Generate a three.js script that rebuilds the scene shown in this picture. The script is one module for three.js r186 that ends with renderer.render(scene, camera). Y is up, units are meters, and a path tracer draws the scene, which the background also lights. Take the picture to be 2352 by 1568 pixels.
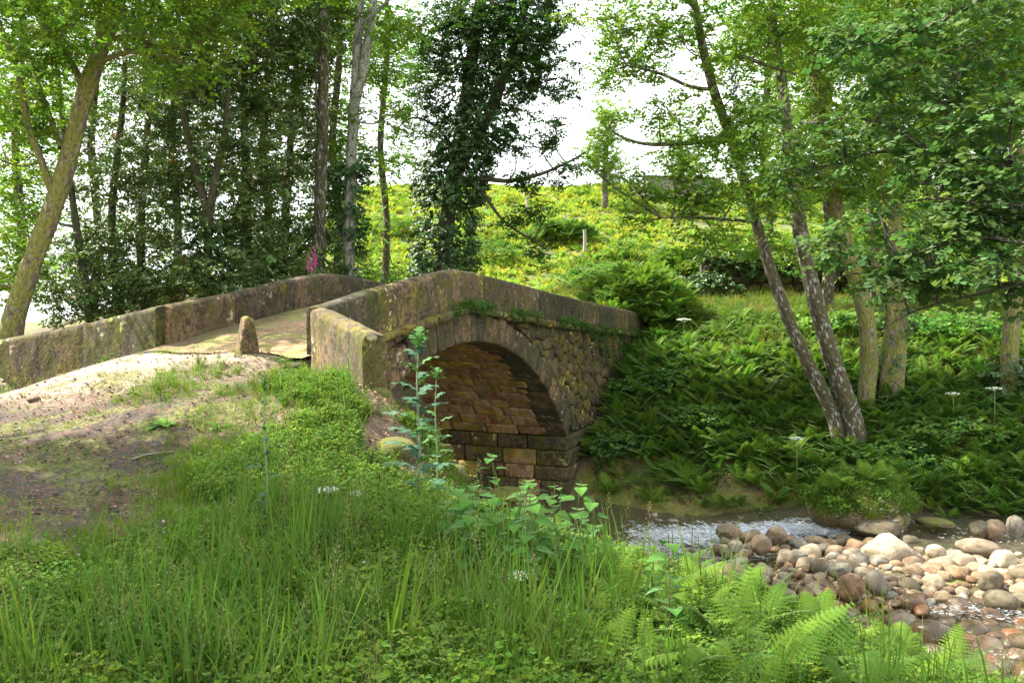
import * as THREE from 'three';
import { mergeGeometries } from 'three/addons/utils/BufferGeometryUtils.js';
import { ImprovedNoise } from 'three/addons/math/ImprovedNoise.js';

// ---------------------------------------------------------------- camera, sky, sun, exposure
// The eye is the origin; D below means metres ahead of it (z = -D).
const scene = new THREE.Scene();
const camera = new THREE.PerspectiveCamera(42.81, 1024 / 682, 0.05, 2500);
const PITCH = -2.69 * Math.PI / 180, FOCAL = 2000;
camera.position.set(0, 0, 0);
camera.rotation.set(PITCH, 0, 0);

const SKY_W = 256, SKY_H = 128, skyData = new Float32Array(SKY_W * SKY_H * 4);
for (let j = 0; j < SKY_H; j++) {
  const up = Math.max(0, Math.sin(((j + 0.5) / SKY_H - 0.5) * Math.PI)), k = Math.pow(up, 0.55);
  for (let i = 0; i < SKY_W; i++) skyData.set([0.76 - 0.2 * k, 0.77 - 0.18 * k, 0.78 - 0.14 * k, 1], (j * SKY_W + i) * 4);
}
const skyTex = new THREE.DataTexture(skyData, SKY_W, SKY_H, THREE.RGBAFormat, THREE.FloatType);
skyTex.mapping = THREE.EquirectangularReflectionMapping;
skyTex.magFilter = skyTex.minFilter = THREE.LinearFilter;
skyTex.needsUpdate = true;
scene.background = skyTex;
scene.environment = skyTex;

const SUN = new THREE.Vector3(-0.86, 1.02, -0.30).normalize();
const sun = new THREE.DirectionalLight(new THREE.Color().setRGB(1, 0.93, 0.8), 5);
sun.position.copy(SUN).multiplyScalar(80);
sun.castShadow = true;
sun.shadow.mapSize.set(4096, 4096);
Object.assign(sun.shadow.camera, { left: -40, right: 40, top: 40, bottom: -40, near: 1, far: 200 });
scene.add(sun, sun.target);

const renderer = new THREE.WebGLRenderer({ antialias: true });
renderer.toneMapping = THREE.LinearToneMapping;
renderer.toneMappingExposure = 3.9;
renderer.shadowMap.enabled = true;

// ---------------------------------------------------------------- helpers
let seed = 20240611;
const rnd = () => { seed = (seed + 0x6d2b79f5) | 0; let t = Math.imul(seed ^ (seed >>> 15), 1 | seed); t = (t + Math.imul(t ^ (t >>> 7), 61 | t)) ^ t; return ((t ^ (t >>> 14)) >>> 0) / 4294967296; };
const reseed = (n) => { seed = n | 0; };
const R = (a, b) => a + (b - a) * rnd();
const gauss = () => (rnd() + rnd() + rnd() + rnd() - 2) / 1;
const pick = (a) => a[Math.floor(rnd() * a.length)];
const clamp = (x, a = 0, b = 1) => Math.min(b, Math.max(a, x));
const smooth = (a, b, x) => { const t = clamp((x - a) / (b - a)); return t * t * (3 - 2 * t); };
const lerp = (a, b, t) => a + (b - a) * t;
const V3 = (x, y, z) => new THREE.Vector3(x, y, z);
const RGB = (r, g, b) => new THREE.Color().setRGB(r, g, b);
const IN = new ImprovedNoise();
const n3 = (x, y, z) => IN.noise(x + 31.7, y + 17.3, z + 5.1);
const fbm3 = (x, y, z, o = 4) => { let s = 0, a = 0.5; for (let i = 0; i < o; i++) { s += a * n3(x, y, z); x *= 2.03; y *= 2.03; z *= 2.03; a *= 0.5; } return s; };
const interp = (pts, x) => {
  if (x <= pts[0][0]) return pts[0][1];
  for (let i = 1; i < pts.length; i++) if (x <= pts[i][0]) { const t = (x - pts[i - 1][0]) / (pts[i][0] - pts[i - 1][0]); return lerp(pts[i - 1][1], pts[i][1], t); }
  return pts[pts.length - 1][1];
};
const sinP = Math.sin(PITCH), cosP = Math.cos(PITCH);
// the point that lies D metres ahead on the sight line through a place in the photograph (2352 wide)
function at(px, py, D) {
  const cx = (px - 1176) / FOCAL, cy = -(py - 784) / FOCAL, f = cosP - cy * sinP, k = D / f;
  return V3(cx * k, (cy * cosP + sinP) * k, -D);
}
const names = new Map();
function numbered(n) { const k = names.get(n) ?? 0; names.set(n, k + 1); return k ? `${n}_${String(k).padStart(3, '0')}` : n; }
function tag(o, label, category, group) { o.userData.label = label; o.userData.category = category; if (group) o.userData.group = group; return o; }
// a label that says what a small thing stands beside
const usedLabels = new Set();
function beside(base, X, D, anchors, n = 6) {
  const px = X / D, py = 1 / D, L = anchors.map(([name, x, d]) => ({ name, dx: px - x / d, dy: (py - 1 / d) * 4, q: Math.hypot(X - x, (D - d) * 0.8) })).sort((a, b) => a.q - b.q).slice(0, n);
  for (const a of L) { const where = Math.abs(a.dx) > Math.abs(a.dy) ? (a.dx < 0 ? 'left of' : 'right of') : a.dy > 0 ? 'in front of' : 'behind', s = `${base} ${where} ${a.name}`; if (!usedLabels.has(s)) { usedLabels.add(s); return s; } }
  for (const a of L) for (const ex of ['second', 'third', 'fourth']) { const where = Math.abs(a.dx) > Math.abs(a.dy) ? (a.dx < 0 ? 'left of' : 'right of') : a.dy > 0 ? 'in front of' : 'behind', s = `${ex} ${base} ${where} ${a.name}`; if (!usedLabels.has(s)) { usedLabels.add(s); return s; } }
  return base;
}
function shade(o) { o.traverse((c) => { if (c.isMesh) { c.castShadow = true; c.receiveShadow = true; } }); return o; }
function thing(name, label, category, pos, group) {
  const g = new THREE.Group(); g.name = numbered(name); g.position.copy(pos); scene.add(g);
  return tag(g, label, category, group);
}
function part(name, geo, mat, parent) { const m = new THREE.Mesh(geo, mat); m.name = name; parent.add(m); m.castShadow = m.receiveShadow = true; return m; }
function structure(name, geo, mat) { const m = new THREE.Mesh(geo, mat); m.name = numbered(name); m.userData.kind = 'structure'; m.userData.label = name.replace(/_/g, ' '); m.castShadow = m.receiveShadow = true; scene.add(m); return m; }
function geoOf(pos, idx, uv, col) {
  const g = new THREE.BufferGeometry();
  g.setAttribute('position', new THREE.Float32BufferAttribute(pos, 3));
  g.setAttribute('uv', new THREE.Float32BufferAttribute(uv ?? new Float32Array(pos.length / 3 * 2), 2));
  if (col) g.setAttribute('color', new THREE.Float32BufferAttribute(col, 3));
  g.setIndex(idx);
  g.computeVertexNormals();
  return g;
}

// tileable value noise for textures
const HASH = new Float32Array(65536); { const keep = seed; reseed(77); for (let i = 0; i < 65536; i++) HASH[i] = rnd(); reseed(keep); }
const hsh = (x, y, s) => HASH[((x * 374761 + y * 668265 + s * 9781) >>> 0) & 65535];
function vn(x, y, p, s) {
  const ix = Math.floor(x), iy = Math.floor(y), fx = x - ix, fy = y - iy, u = fx * fx * (3 - 2 * fx), v = fy * fy * (3 - 2 * fy);
  const x0 = ((ix % p) + p) % p, y0 = ((iy % p) + p) % p, x1 = (x0 + 1) % p, y1 = (y0 + 1) % p;
  return lerp(lerp(hsh(x0, y0, s), hsh(x1, y0, s), u), lerp(hsh(x0, y1, s), hsh(x1, y1, s), u), v);
}
function tfbm(u, v, p, o, s) { let t = 0, a = 0.5, w = 0; for (let i = 0; i < o; i++) { t += a * vn(u * p, v * p, p, s + i * 13); w += a; a *= 0.55; p *= 2; } return t / w; }
const enc = (c) => 255 * (c <= 0.0031308 ? 12.92 * c : 1.055 * Math.pow(clamp(c), 1 / 2.4) - 0.055);
function colorTex(N, fn, M = N) {
  const d = new Uint8Array(N * M * 4);
  for (let j = 0; j < M; j++) for (let i = 0; i < N; i++) { const c = fn((i + 0.5) / N, (j + 0.5) / M), o = (j * N + i) * 4; d[o] = enc(c[0]); d[o + 1] = enc(c[1]); d[o + 2] = enc(c[2]); d[o + 3] = 255; }
  const t = new THREE.DataTexture(d, N, M, THREE.RGBAFormat);
  t.colorSpace = THREE.SRGBColorSpace; t.wrapS = t.wrapT = THREE.RepeatWrapping; t.magFilter = t.minFilter = THREE.LinearFilter; t.needsUpdate = true;
  return t;
}
function valueTex(N, fn) {
  const d = new Uint8Array(N * N * 4);
  for (let j = 0; j < N; j++) for (let i = 0; i < N; i++) { const c = 255 * clamp(fn((i + 0.5) / N, (j + 0.5) / N)), o = (j * N + i) * 4; d[o] = d[o + 1] = d[o + 2] = c; d[o + 3] = 255; }
  const t = new THREE.DataTexture(d, N, N, THREE.RGBAFormat);
  t.wrapS = t.wrapT = THREE.RepeatWrapping; t.magFilter = t.minFilter = THREE.LinearFilter; t.needsUpdate = true;
  return t;
}
const mix3 = (a, b, t) => [lerp(a[0], b[0], t), lerp(a[1], b[1], t), lerp(a[2], b[2], t)];
const mul3 = (a, k) => [a[0] * k, a[1] * k, a[2] * k];

// ---------------------------------------------------------------- the lie of the land
// bridge axes: v runs along the bridge away from the viewer, w across it towards the right
const S22 = Math.sin(22 * Math.PI / 180), C22 = Math.cos(22 * Math.PI / 180);
const toXD = (v, w) => [0.3 + S22 * v + C22 * w, 17 + C22 * v - S22 * w];
const toVW = (X, D) => [S22 * (X - 0.3) + C22 * (D - 17), C22 * (X - 0.3) - S22 * (D - 17)];
const rightTop = [[-9, -0.35], [-6.7, -0.08], [-5.44, 0.15], [-4, 0.36], [-3.1, 0.49], [-2.75, 0.515], [-2.2, 0.49], [0, 0.32], [2.16, 0.14], [6, -0.12], [10.4, -0.4], [14, -0.5]];
const deckY = (v) => interp(rightTop, v) - 0.62;
const CP = [];
for (const [x, d, y] of [[-1.2, 3.9, -1.6], [0, 0, -1.6], [-6, 0, -1.6], [5, 0, -2.2], [9, 2, -3], [-6, -4, -1.6], [4, -4, -1.9], [-5, 6, -1.5], [-2, 6, -1.55], [-5, 8.7, -1.36], [-2.4, 8, -1.35], [-5, 10, -1.16],
  [-2.7, 10, -0.95], [-4.75, 12, -0.72], [-8.3, 13.8, -1.23], [-13, 16.5, -1.5], [-12, 8, -1.5], [-9, 10, -1.4], [-1.6, 9.2, -0.88], [-0.9, 8.8, -1.25], [-0.73, 6.8, -1.66], [-0.4, 8, -2.15], [0.0, 9.3, -2.85], [-0.5, 9.6, -2.45], [-0.95, 9.6, -1.95], [-0.9, 10.3, -2.2], [-1.0, 8, -1.5],
  [0.4, 8, -2.45], [1.8, 8, -3.05], [1.4, 6.5, -2.3], [2.7, 7, -3.2], [3.1, 5.8, -2.85], [2, 4.6, -2.05], [1, 4.2, -1.75], [4.5, 4.6, -2.95], [-5, 15, -1.1], [-8, 17, -1.5], [-14, 22, -1.9], [-10, 20, -1.7], [-7, 23, -1.3]]) CP.push([x, d, y]);
for (const [v, w, y] of [[-6.8, -0.6, -0.72], [-6.8, -2.6, -0.7], [-7.8, -1.5, -0.82], [-6.5, 0.9, -2.1], [-5.9, 1.3, -3.0], [-4.6, 1, -3.9], [-4.6, -1.5, -3.5], [-4.8, 4, -4.05], [-5.6, 6.4, -4.15], [-6.6, 9, -4.3], [-7, 13, -4.3],
  [-2, -9, -5], [-2, -4, -4.9], [-2, 0, -4.8], [-1.5, 3, -4.7], [-1.6, 6, -4.03], [-1.6, 9, -4.0], [-0.6, 8, -4.05], [-2.7, 8, -4.08], [-4, 7.5, -4.4], [-4, 11, -4.4], [0.4, 3.6, -4.65], [0.6, 7, -4.45], [0.6, 10, -4.4], [-1.6, 14, -4.3],
  [2.75, 0.6, -4.36], [1.6, 1.6, -4.5], [2.7, 3, -4.25], [2.6, 6, -4.1], [2.9, 9, -3.95], [2.9, 13, -3.8], [2.75, -1.5, -4.5], [3, -6, -4.6], [4.4, 1, -3.3], [4.5, 5, -3.25], [5.6, 5.9, -2.75], [6.4, 6.6, -2.3], [7, 1, -2.1], [7, 9, -2.0], [7, 13, -1.7],
  [10.4, 0.5, -0.95], [10.4, 4, -0.75], [10.4, 9, -0.9], [10.4, 14, -0.6], [13, 0, -0.5], [13, 5, -0.45], [13, 10, -0.45], [13, 16, -0.3], [16, 0, -0.3], [16, 8, -0.2], [10.4, -4, -0.9], [8, -6, -1.2], [14, -5, 0], [-6, -6, -1.8], [-5, -9, -2.4], [16, 16, 0], [5, 18, -2.6]]) { const [x, d] = toXD(v, w); CP.push([x, d, y]); }
const tps = (() => {
  const N = CP.length, M = N + 3, A = [], phi = (r2) => (r2 < 1e-9 ? 0 : 0.5 * r2 * Math.log(r2));
  for (let i = 0; i < M; i++) A.push(new Float64Array(M + 1));
  for (let i = 0; i < N; i++) {
    for (let j = 0; j < N; j++) A[i][j] = phi((CP[i][0] - CP[j][0]) ** 2 + (CP[i][1] - CP[j][1]) ** 2);
    A[i][i] += 0.15;
    A[i][N] = A[N][i] = 1; A[i][N + 1] = A[N + 1][i] = CP[i][0]; A[i][N + 2] = A[N + 2][i] = CP[i][1]; A[i][M] = CP[i][2];
  }
  for (let c = 0; c < M; c++) {
    let p = c; for (let r = c + 1; r < M; r++) if (Math.abs(A[r][c]) > Math.abs(A[p][c])) p = r;
    [A[c], A[p]] = [A[p], A[c]];
    for (let r = 0; r < M; r++) if (r !== c) { const f = A[r][c] / A[c][c]; if (f) for (let k = c; k <= M; k++) A[r][k] -= f * A[c][k]; }
  }
  const w = A.map((row, i) => row[M] / row[i]);
  return (x, d) => { let s = w[N] + w[N + 1] * x + w[N + 2] * d; for (let i = 0; i < N; i++) s += w[i] * phi((x - CP[i][0]) ** 2 + (d - CP[i][1]) ** 2); return s; };
})();
function far(X, D) {
  const m = X + 9 + 0.2 * (D - 30), hill = smooth(-6, 5, m);
  const up = -0.2 + 8.6 * smooth(28, 68, D) + 2.5 * smooth(66, 140, D) + 0.5 * fbm3(X * 0.12, 2, D * 0.12, 3) * smooth(30, 40, D);
  const down = -1.5 - 0.13 * Math.max(0, D - 20) - 0.03 * Math.max(0, D - 80);
  return lerp(Math.max(down, -40), up, hill);
}
function height(X, D) {
  const a = clamp(tps(clamp(X, -17, 19), clamp(D, -5, 34)), -5.4, 1.2);
  const f = smooth(25, 33, D + 0.1 * X);
  let h = a;
  if (f > 0) h = lerp(a, far(X, D), f);
  const out = smooth(14, 26, Math.abs(X)) * (1 - f);
  if (out > 0) h = lerp(h, X < 0 ? -1.7 : -1.2, out);
  const [v] = toVW(X, D);
  return h + (0.035 * fbm3(X * 1.3, 4, D * 1.3, 3) + 0.12 * smooth(1.2, 2.4, v) * fbm3(X * 2.2, 6, D * 2.2, 3)) * (1 - f);
}
// where the sight line through a place in the photograph meets the ground
function ground(px, py) {
  let d = 1.5;
  for (; d < 90; d += 0.12) { const p = at(px, py, d); if (p.y < height(p.x, d)) break; }
  let a = d - 0.12, b = d;
  for (let i = 0; i < 12; i++) { const m = (a + b) / 2, p = at(px, py, m); if (p.y < height(p.x, m)) b = m; else a = m; }
  const p = at(px, py, b);
  return [p.x, b, height(p.x, b)];
}
const inPoly = (x, y, P) => { let c = false; for (let i = 0, j = P.length - 1; i < P.length; j = i++) if ((P[i][1] > y) !== (P[j][1] > y) && x < (P[j][0] - P[i][0]) * (y - P[i][1]) / (P[j][1] - P[i][1]) + P[i][0]) c = !c; return c; };
const polyDist = (x, y, P) => { let m = 1e9; for (let i = 0, j = P.length - 1; i < P.length; j = i++) { const ax = P[j][0], ay = P[j][1], bx = P[i][0] - ax, by = P[i][1] - ay, t = clamp(((x - ax) * bx + (y - ay) * by) / (bx * bx + by * by)); m = Math.min(m, Math.hypot(x - ax - t * bx, y - ay - t * by)); } return inPoly(x, y, P) ? m : -m; };
// ---------------------------------------------------------------- surface textures
const texGranite = colorTex(1024, (u, v) => {            // two metres a side: weathered granite, dark crust, moss, lichen
  const big = tfbm(u, v, 4, 5, 1), grain = tfbm(u, v, 128, 2, 9), streak = tfbm(u, v * 0.25, 24, 3, 21) * 0.6 + tfbm(u, v, 6, 3, 22) * 0.4;
  const fine = tfbm(u, v, 44, 4, 15), blot = tfbm(u, v, 14, 5, 17);
  let c = mix3([0.25, 0.19, 0.125], [0.17, 0.135, 0.095], smooth(0.35, 0.65, big));
  c = mix3(c, [0.05, 0.042, 0.032], 0.85 * smooth(0.46, 0.62, fine * 0.55 + blot * 0.45));
  c = mix3(c, [0.06, 0.05, 0.038], 0.5 * smooth(0.5, 0.66, streak));
  c = mul3(c, 0.35 + 1.3 * grain);
  c = mix3(c, mul3([0.11, 0.11, 0.024], 0.4 + 1.2 * grain), 0.8 * smooth(0.54, 0.66, tfbm(u, v, 9, 5, 40)));
  c = mix3(c, [0.62, 0.61, 0.55], 0.9 * smooth(0.70, 0.76, tfbm(u, v, 22, 4, 60) * 0.75 + 0.25 * tfbm(u, v, 4, 2, 66)));
  return c;
});
const bumpGranite = valueTex(512, (u, v) => 0.55 * tfbm(u, v, 64, 3, 9) + 0.45 * tfbm(u, v, 10, 4, 3));
const texSoffit = colorTex(1024, (u, v) => {             // rust-stained stone of the vault
  const big = tfbm(u, v, 5, 5, 101), grain = tfbm(u, v, 120, 2, 109), streak = tfbm(u, v * 0.3, 20, 3, 121);
  let c = mix3([0.3, 0.185, 0.1], [0.21, 0.095, 0.04], smooth(0.35, 0.6, big));
  c = mul3(c, 0.45 + 1.1 * grain);
  c = mix3(c, [0.36, 0.28, 0.19], 0.7 * smooth(0.56, 0.68, streak));
  c = mix3(c, [0.085, 0.055, 0.035], 0.5 * smooth(0.54, 0.7, tfbm(u, v, 6, 4, 140)));
  c = mix3(c, mul3([0.12, 0.12, 0.035], 0.6 + 0.8 * grain), 0.7 * smooth(0.6, 0.7, tfbm(u, v, 8, 4, 160)));
  return c;
});
const texEarth = colorTex(1024, (u, v) => {              // forest soil with leaf crumbs, two metres a side
  const a = tfbm(u, v, 8, 5, 201), b = tfbm(u, v, 90, 2, 207), f = tfbm(u, v, 50, 3, 211);
  let c = mix3([0.075, 0.06, 0.04], [0.13, 0.1, 0.065], a);
  c = mix3(c, [0.2, 0.12, 0.06], 0.7 * smooth(0.58, 0.68, f));
  c = mix3(c, [0.085, 0.1, 0.028], 0.7 * smooth(0.5, 0.62, tfbm(u, v, 6, 4, 230)));
  return mul3(c, 0.6 + 0.8 * b);
});
const bumpEarth = valueTex(512, (u, v) => 0.5 * tfbm(u, v, 60, 3, 207) + 0.5 * tfbm(u, v, 12, 4, 240));
const barkTex = (a, b, moss, amount, dark, lichen = 0) => colorTex(512, (u, v) => {
  const ridge = tfbm(u, v * 0.35, 18, 4, 301), grain = tfbm(u, v, 64, 2, 305);
  let c = mix3(a, b, smooth(0.35, 0.65, ridge));
  c = mix3(c, dark, 0.8 * smooth(0.55, 0.68, tfbm(u, v * 0.5, 14, 4, 320)));
  c = mix3(c, moss, amount * smooth(0.42, 0.58, tfbm(u, v, 5, 5, 330)));
  c = mix3(c, [0.38, 0.38, 0.32], lichen * smooth(0.6, 0.68, tfbm(u, v, 9, 5, 350)));
  c = mix3(c, dark, 0.6 * smooth(0.56, 0.7, tfbm(u, v * 0.4, 40, 3, 360)));
  return mul3(c, 0.4 + 1.2 * grain);
});
const bumpBark = valueTex(512, (u, v) => 0.7 * tfbm(u, v * 0.3, 20, 4, 301) + 0.3 * tfbm(u, v, 50, 2, 305));
const barkMat = (t) => new THREE.MeshStandardMaterial({ map: t, bumpMap: bumpBark, bumpScale: 0.035, roughness: 0.95 });
const M = {};
M.barkMossy = barkMat(barkTex([0.2, 0.15, 0.09], [0.13, 0.1, 0.06], [0.185, 0.19, 0.035], 0.9, [0.05, 0.04, 0.028], 0.3));
M.barkBrown = barkMat(barkTex([0.11, 0.08, 0.055], [0.065, 0.047, 0.032], [0.075, 0.075, 0.022], 0.7, [0.02, 0.016, 0.012], 0.75));
M.barkPale = barkMat(barkTex([0.42, 0.42, 0.36], [0.3, 0.31, 0.25], [0.2, 0.22, 0.12], 0.35, [0.05, 0.05, 0.04]));
M.barkDark = barkMat(barkTex([0.1, 0.08, 0.06], [0.06, 0.05, 0.035], [0.08, 0.09, 0.03], 0.5, [0.025, 0.02, 0.015]));
M.granite = [[0.46, 0.42, 0.33], [0.35, 0.325, 0.26], [0.64, 0.55, 0.37], [0.35, 0.36, 0.26], [0.58, 0.51, 0.37]].map((c) => new THREE.MeshStandardMaterial({ map: texGranite, bumpMap: bumpGranite, bumpScale: 0.012, roughness: 0.95, color: RGB(...c), vertexColors: true }));
M.soffit = [[1.15, 1.15, 1.1], [1.0, 0.98, 0.95], [1.2, 1.08, 0.95], [0.9, 0.88, 0.86], [1.2, 1.2, 1.1]].map((c) => new THREE.MeshStandardMaterial({ map: texSoffit, bumpMap: bumpGranite, bumpScale: 0.012, roughness: 0.9, color: RGB(...c), vertexColors: true }));
M.core = new THREE.MeshStandardMaterial({ color: RGB(0.05, 0.043, 0.033), roughness: 1 });
M.earth = new THREE.MeshStandardMaterial({ map: texEarth, bumpMap: bumpEarth, bumpScale: 0.03, roughness: 1, vertexColors: true });

// ---------------------------------------------------------------- path outline, in metres
const onW = (px, py) => { const g = ground(px, py); return [g[0], g[1]]; };
const pathPoly = [[-16, 16.6], [-8.35, 13.95], [-4.9, 12.15], toXD(-6.6, -2.85), toXD(-6.6, -0.42), [-2.75, 10.3], onW(610, 900), onW(575, 965), onW(440, 1050), onW(385, 1150), onW(340, 1235), onW(190, 1290), onW(0, 1285), onW(-500, 1290), [-9, 5.5], [-16, 6]];
const pathIn = (X, D) => polyDist(X, D, pathPoly) + 0.55 * fbm3(X * 1.1, 8, D * 1.1, 4);

// ---------------------------------------------------------------- ground: one sheet to the horizon
{
  const xs = [], ds = [];
  for (let x = -900; x < -17; x = -17 + (x + 17) * 0.72 > -18 ? -17 : -17 + (x + 17) * 0.72) xs.push(x);
  for (let x = -17; x <= 17; x += 0.17) xs.push(x);
  for (let x = 18; x < 900; x = 17 + (x - 17) * 1.4) xs.push(x);
  for (const d of [-60, -30, -16, -9]) ds.push(d);
  for (let d = -5; d <= 30; d += 0.17) ds.push(d);
  for (let d = 30.5; d < 72; d += 0.7) ds.push(d);
  for (let d = 74; d < 1800; d = 70 + (d - 70) * 1.35) ds.push(d);
  const pos = [], uv = [], col = [], idx = [], nx = xs.length;
  for (const d of ds) for (const x of xs) {
    const y = height(x, d), [v, w] = toVW(x, d);
    pos.push(x, y, -d); uv.push(x / 2, d / 2);
    const mossBank = clamp(smooth(0.6, 1.6, v) * (1 - smooth(4, 5.5, v)) * smooth(-0.5, 0.5, w) * (1 - smooth(4.5, 6, w)) + smooth(0.05, 0.3, n3(x * 0.7, 3, d * 0.7)) * 0.5);
    const sand = smooth(-4.05, -4.25, y) * smooth(-6.8, -5.8, v) * (1 - smooth(0.8, 1.8, v));
    let c = [1, 1, 1];
    c = mix3(c, [1.2, 1.55, 0.42], clamp(mossBank * (0.75 + 1.1 * n3(x * 2.4, 9, d * 2.4))));
    c = mix3(c, [2.0, 1.65, 1.35], sand);
    c = mix3(c, [0.7, 1.4, 0.5], smooth(30, 36, d) * (0.6 + 0.8 * n3(x * 0.3, 2, d * 0.3)));
    col.push(...c);
  }
  for (let j = 0; j + 1 < ds.length; j++) for (let i = 0; i + 1 < nx; i++) { const a = j * nx + i; idx.push(a, a + 1, a + nx, a + 1, a + nx + 1, a + nx); }
  structure('ground', geoOf(pos, idx, uv, col), M.earth);
}

// ---------------------------------------------------------------- footpath: earth, moss and leaf crumbs
{
  const X0 = -16, X1 = -0.5, D0 = 3, D1 = 17;
  const tex = colorTex(2048, (u, v) => {
    const X = lerp(X0, X1, u), D = lerp(D0, D1, v);
    const a = fbm3(X * 1.4, 0.5, D * 1.4, 4), f = tfbm(u, v, 400, 2, 411), g = tfbm(u, v, 700, 1, 421), m = fbm3(X * 1.5 + 9, 2, D * 2.2, 4) + 0.35 * (tfbm(u, v, 260, 2, 433) - 0.5);
    let c = mix3([0.036, 0.03, 0.025], [0.056, 0.042, 0.031], smooth(-0.25, 0.3, a));  // near earth kept darker, tree shade painted into its colour
    c = mix3(c, [0.3, 0.25, 0.175], smooth(9.4, 11.0, D + 0.8 * a));                                                    // pale dry sand near the bridge, sunlight partly painted in
    c = mix3(c, [0.1, 0.05, 0.028], 0.85 * smooth(0.5, 0.6, f + 0.25 * fbm3(X * 0.9, 7, D * 0.9, 3)) * (1 - 0.65 * smooth(9.8, 11.4, D)));   // brown leaf crumbs
    c = mix3(c, [0.18, 0.14, 0.1], 0.6 * smooth(0.72, 0.8, tfbm(u, v, 500, 2, 455)) * (1 - smooth(9.5, 11, D)));
    c = mix3(c, mul3([0.085, 0.088, 0.018], 0.5 + g), 0.8 * smooth(0.1, 0.24, m + 0.13 * smooth(6.2, 7.2, D) - 0.1 * smooth(9.2, 9.8, D) - 0.3 * smooth(10.4, 11.2, D)));   // moss cushions
    return mul3(c, 0.7 + 0.6 * g);
  });
  const n = 260, m = 230, pos = [], uv = [], idx = [], ok = [];
  for (let j = 0; j <= m; j++) for (let i = 0; i <= n; i++) { const X = lerp(X0, X1, i / n), D = lerp(D0, D1, j / m); pos.push(X, height(X, D) + 0.014 + 0.008 * n3(X * 5, 1, D * 5), -D); uv.push(i / n, j / m); ok.push(pathIn(X, D) > -0.22); }
  for (let j = 0; j < m; j++) for (let i = 0; i < n; i++) { const a = j * (n + 1) + i; if (ok[a] && ok[a + 1] && ok[a + n + 1] && ok[a + n + 2]) idx.push(a, a + 1, a + n + 1, a + 1, a + n + 2, a + n + 1); }
  const bump = bumpEarth.clone(); bump.repeat.set(9, 8); bump.needsUpdate = true;
  structure('path', geoOf(pos, idx, uv), new THREE.MeshStandardMaterial({ map: tex, bumpMap: bump, bumpScale: 0.025, roughness: 1 }));
}

// ---------------------------------------------------------------- stream
const level = (v, w) => -4.42 + 0.36 * smooth(3.6, 6.9, w + 0.35 * v) + 0.03 * (w > 9 ? (w - 9) : 0) * 0.3;
{
  const pos = [], uv = [], idx = [], V0 = -8.2, V1 = 4.2, W0 = -14, W1 = 17, n = 150, m = 330;
  for (let j = 0; j <= m; j++) for (let i = 0; i <= n; i++) {
    const v = lerp(V0, V1, i / n), w = lerp(W0, W1, j / m), [X, D] = toXD(v, w);
    const rough = 0.35 + 1.5 * smooth(-2.8, -0.2, v) * smooth(1.6, 2.6, w) * (1 - smooth(5.8, 7.2, w)) + 1.0 * smooth(-5.5, -4.6, v) * (1 - smooth(-3.2, -2.4, v)) * smooth(4, 5, w) + 0.7 * Math.exp(-((v - 0.7) ** 2 + (w - 6.5) ** 2) * 1.2);
    pos.push(X, level(v, w) + rough * (0.05 * fbm3(v * 2.6, 1, w * 1.3, 3) + 0.02 * n3(v * 9, 5, w * 5)), -D); uv.push(v, w);
  }
  for (let j = 0; j < m; j++) for (let i = 0; i < n; i++) { const a = j * (n + 1) + i; idx.push(a, a + n + 1, a + 1, a + 1, a + n + 1, a + n + 2); }
  structure('stream_water', geoOf(pos, idx, uv), new THREE.MeshPhysicalMaterial({ color: RGB(0.5, 0.46, 0.33), transmission: 0.9, thickness: 0, roughness: 0.06, ior: 1.33 }));
}
// ---------------------------------------------------------------- the stone bridge (local axes: x along it, y up from the stream, z out of the face we see)
const BASE_Y = -4.4, bridgeAngle = Math.atan2(C22, S22);
const bridge = thing('stone_bridge', 'old humpbacked granite bridge with one round arch and mossy slab parapets over the stream', 'bridge', V3(0.3, BASE_Y, -17));
bridge.rotation.y = bridgeAngle;
const bpart = (name) => { const g = new THREE.Group(); g.name = name; bridge.add(g); return g; };
const FACE = -0.1, BACK = -3.4;
const mossTint = (c, x, y, z, k) => { const m = smooth(0.0, 0.25, fbm3(x * 2.3, y * 2.3, z * 2.3, 4) + k); const g = 0.9 + 0.5 * n3(x * 14, y * 14, z * 14); return mix3(c, [1.15 * g, 1.4 * g, 0.26 * g], 0.88 * m); };
function tintStone(g, moss, dx = 0) {
  const p = g.attributes.position, nn = g.attributes.normal, col = new Float32Array(p.count * 3);
  for (let i = 0; i < p.count; i++) { const c = mossTint([1, 1, 1], p.getX(i) + dx, p.getY(i), p.getZ(i), moss + 0.42 * smooth(0.3, 0.9, nn.getY(i))); col.set(c, i * 3); }
  g.setAttribute('color', new THREE.BufferAttribute(col, 3));
  return g;
}
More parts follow.
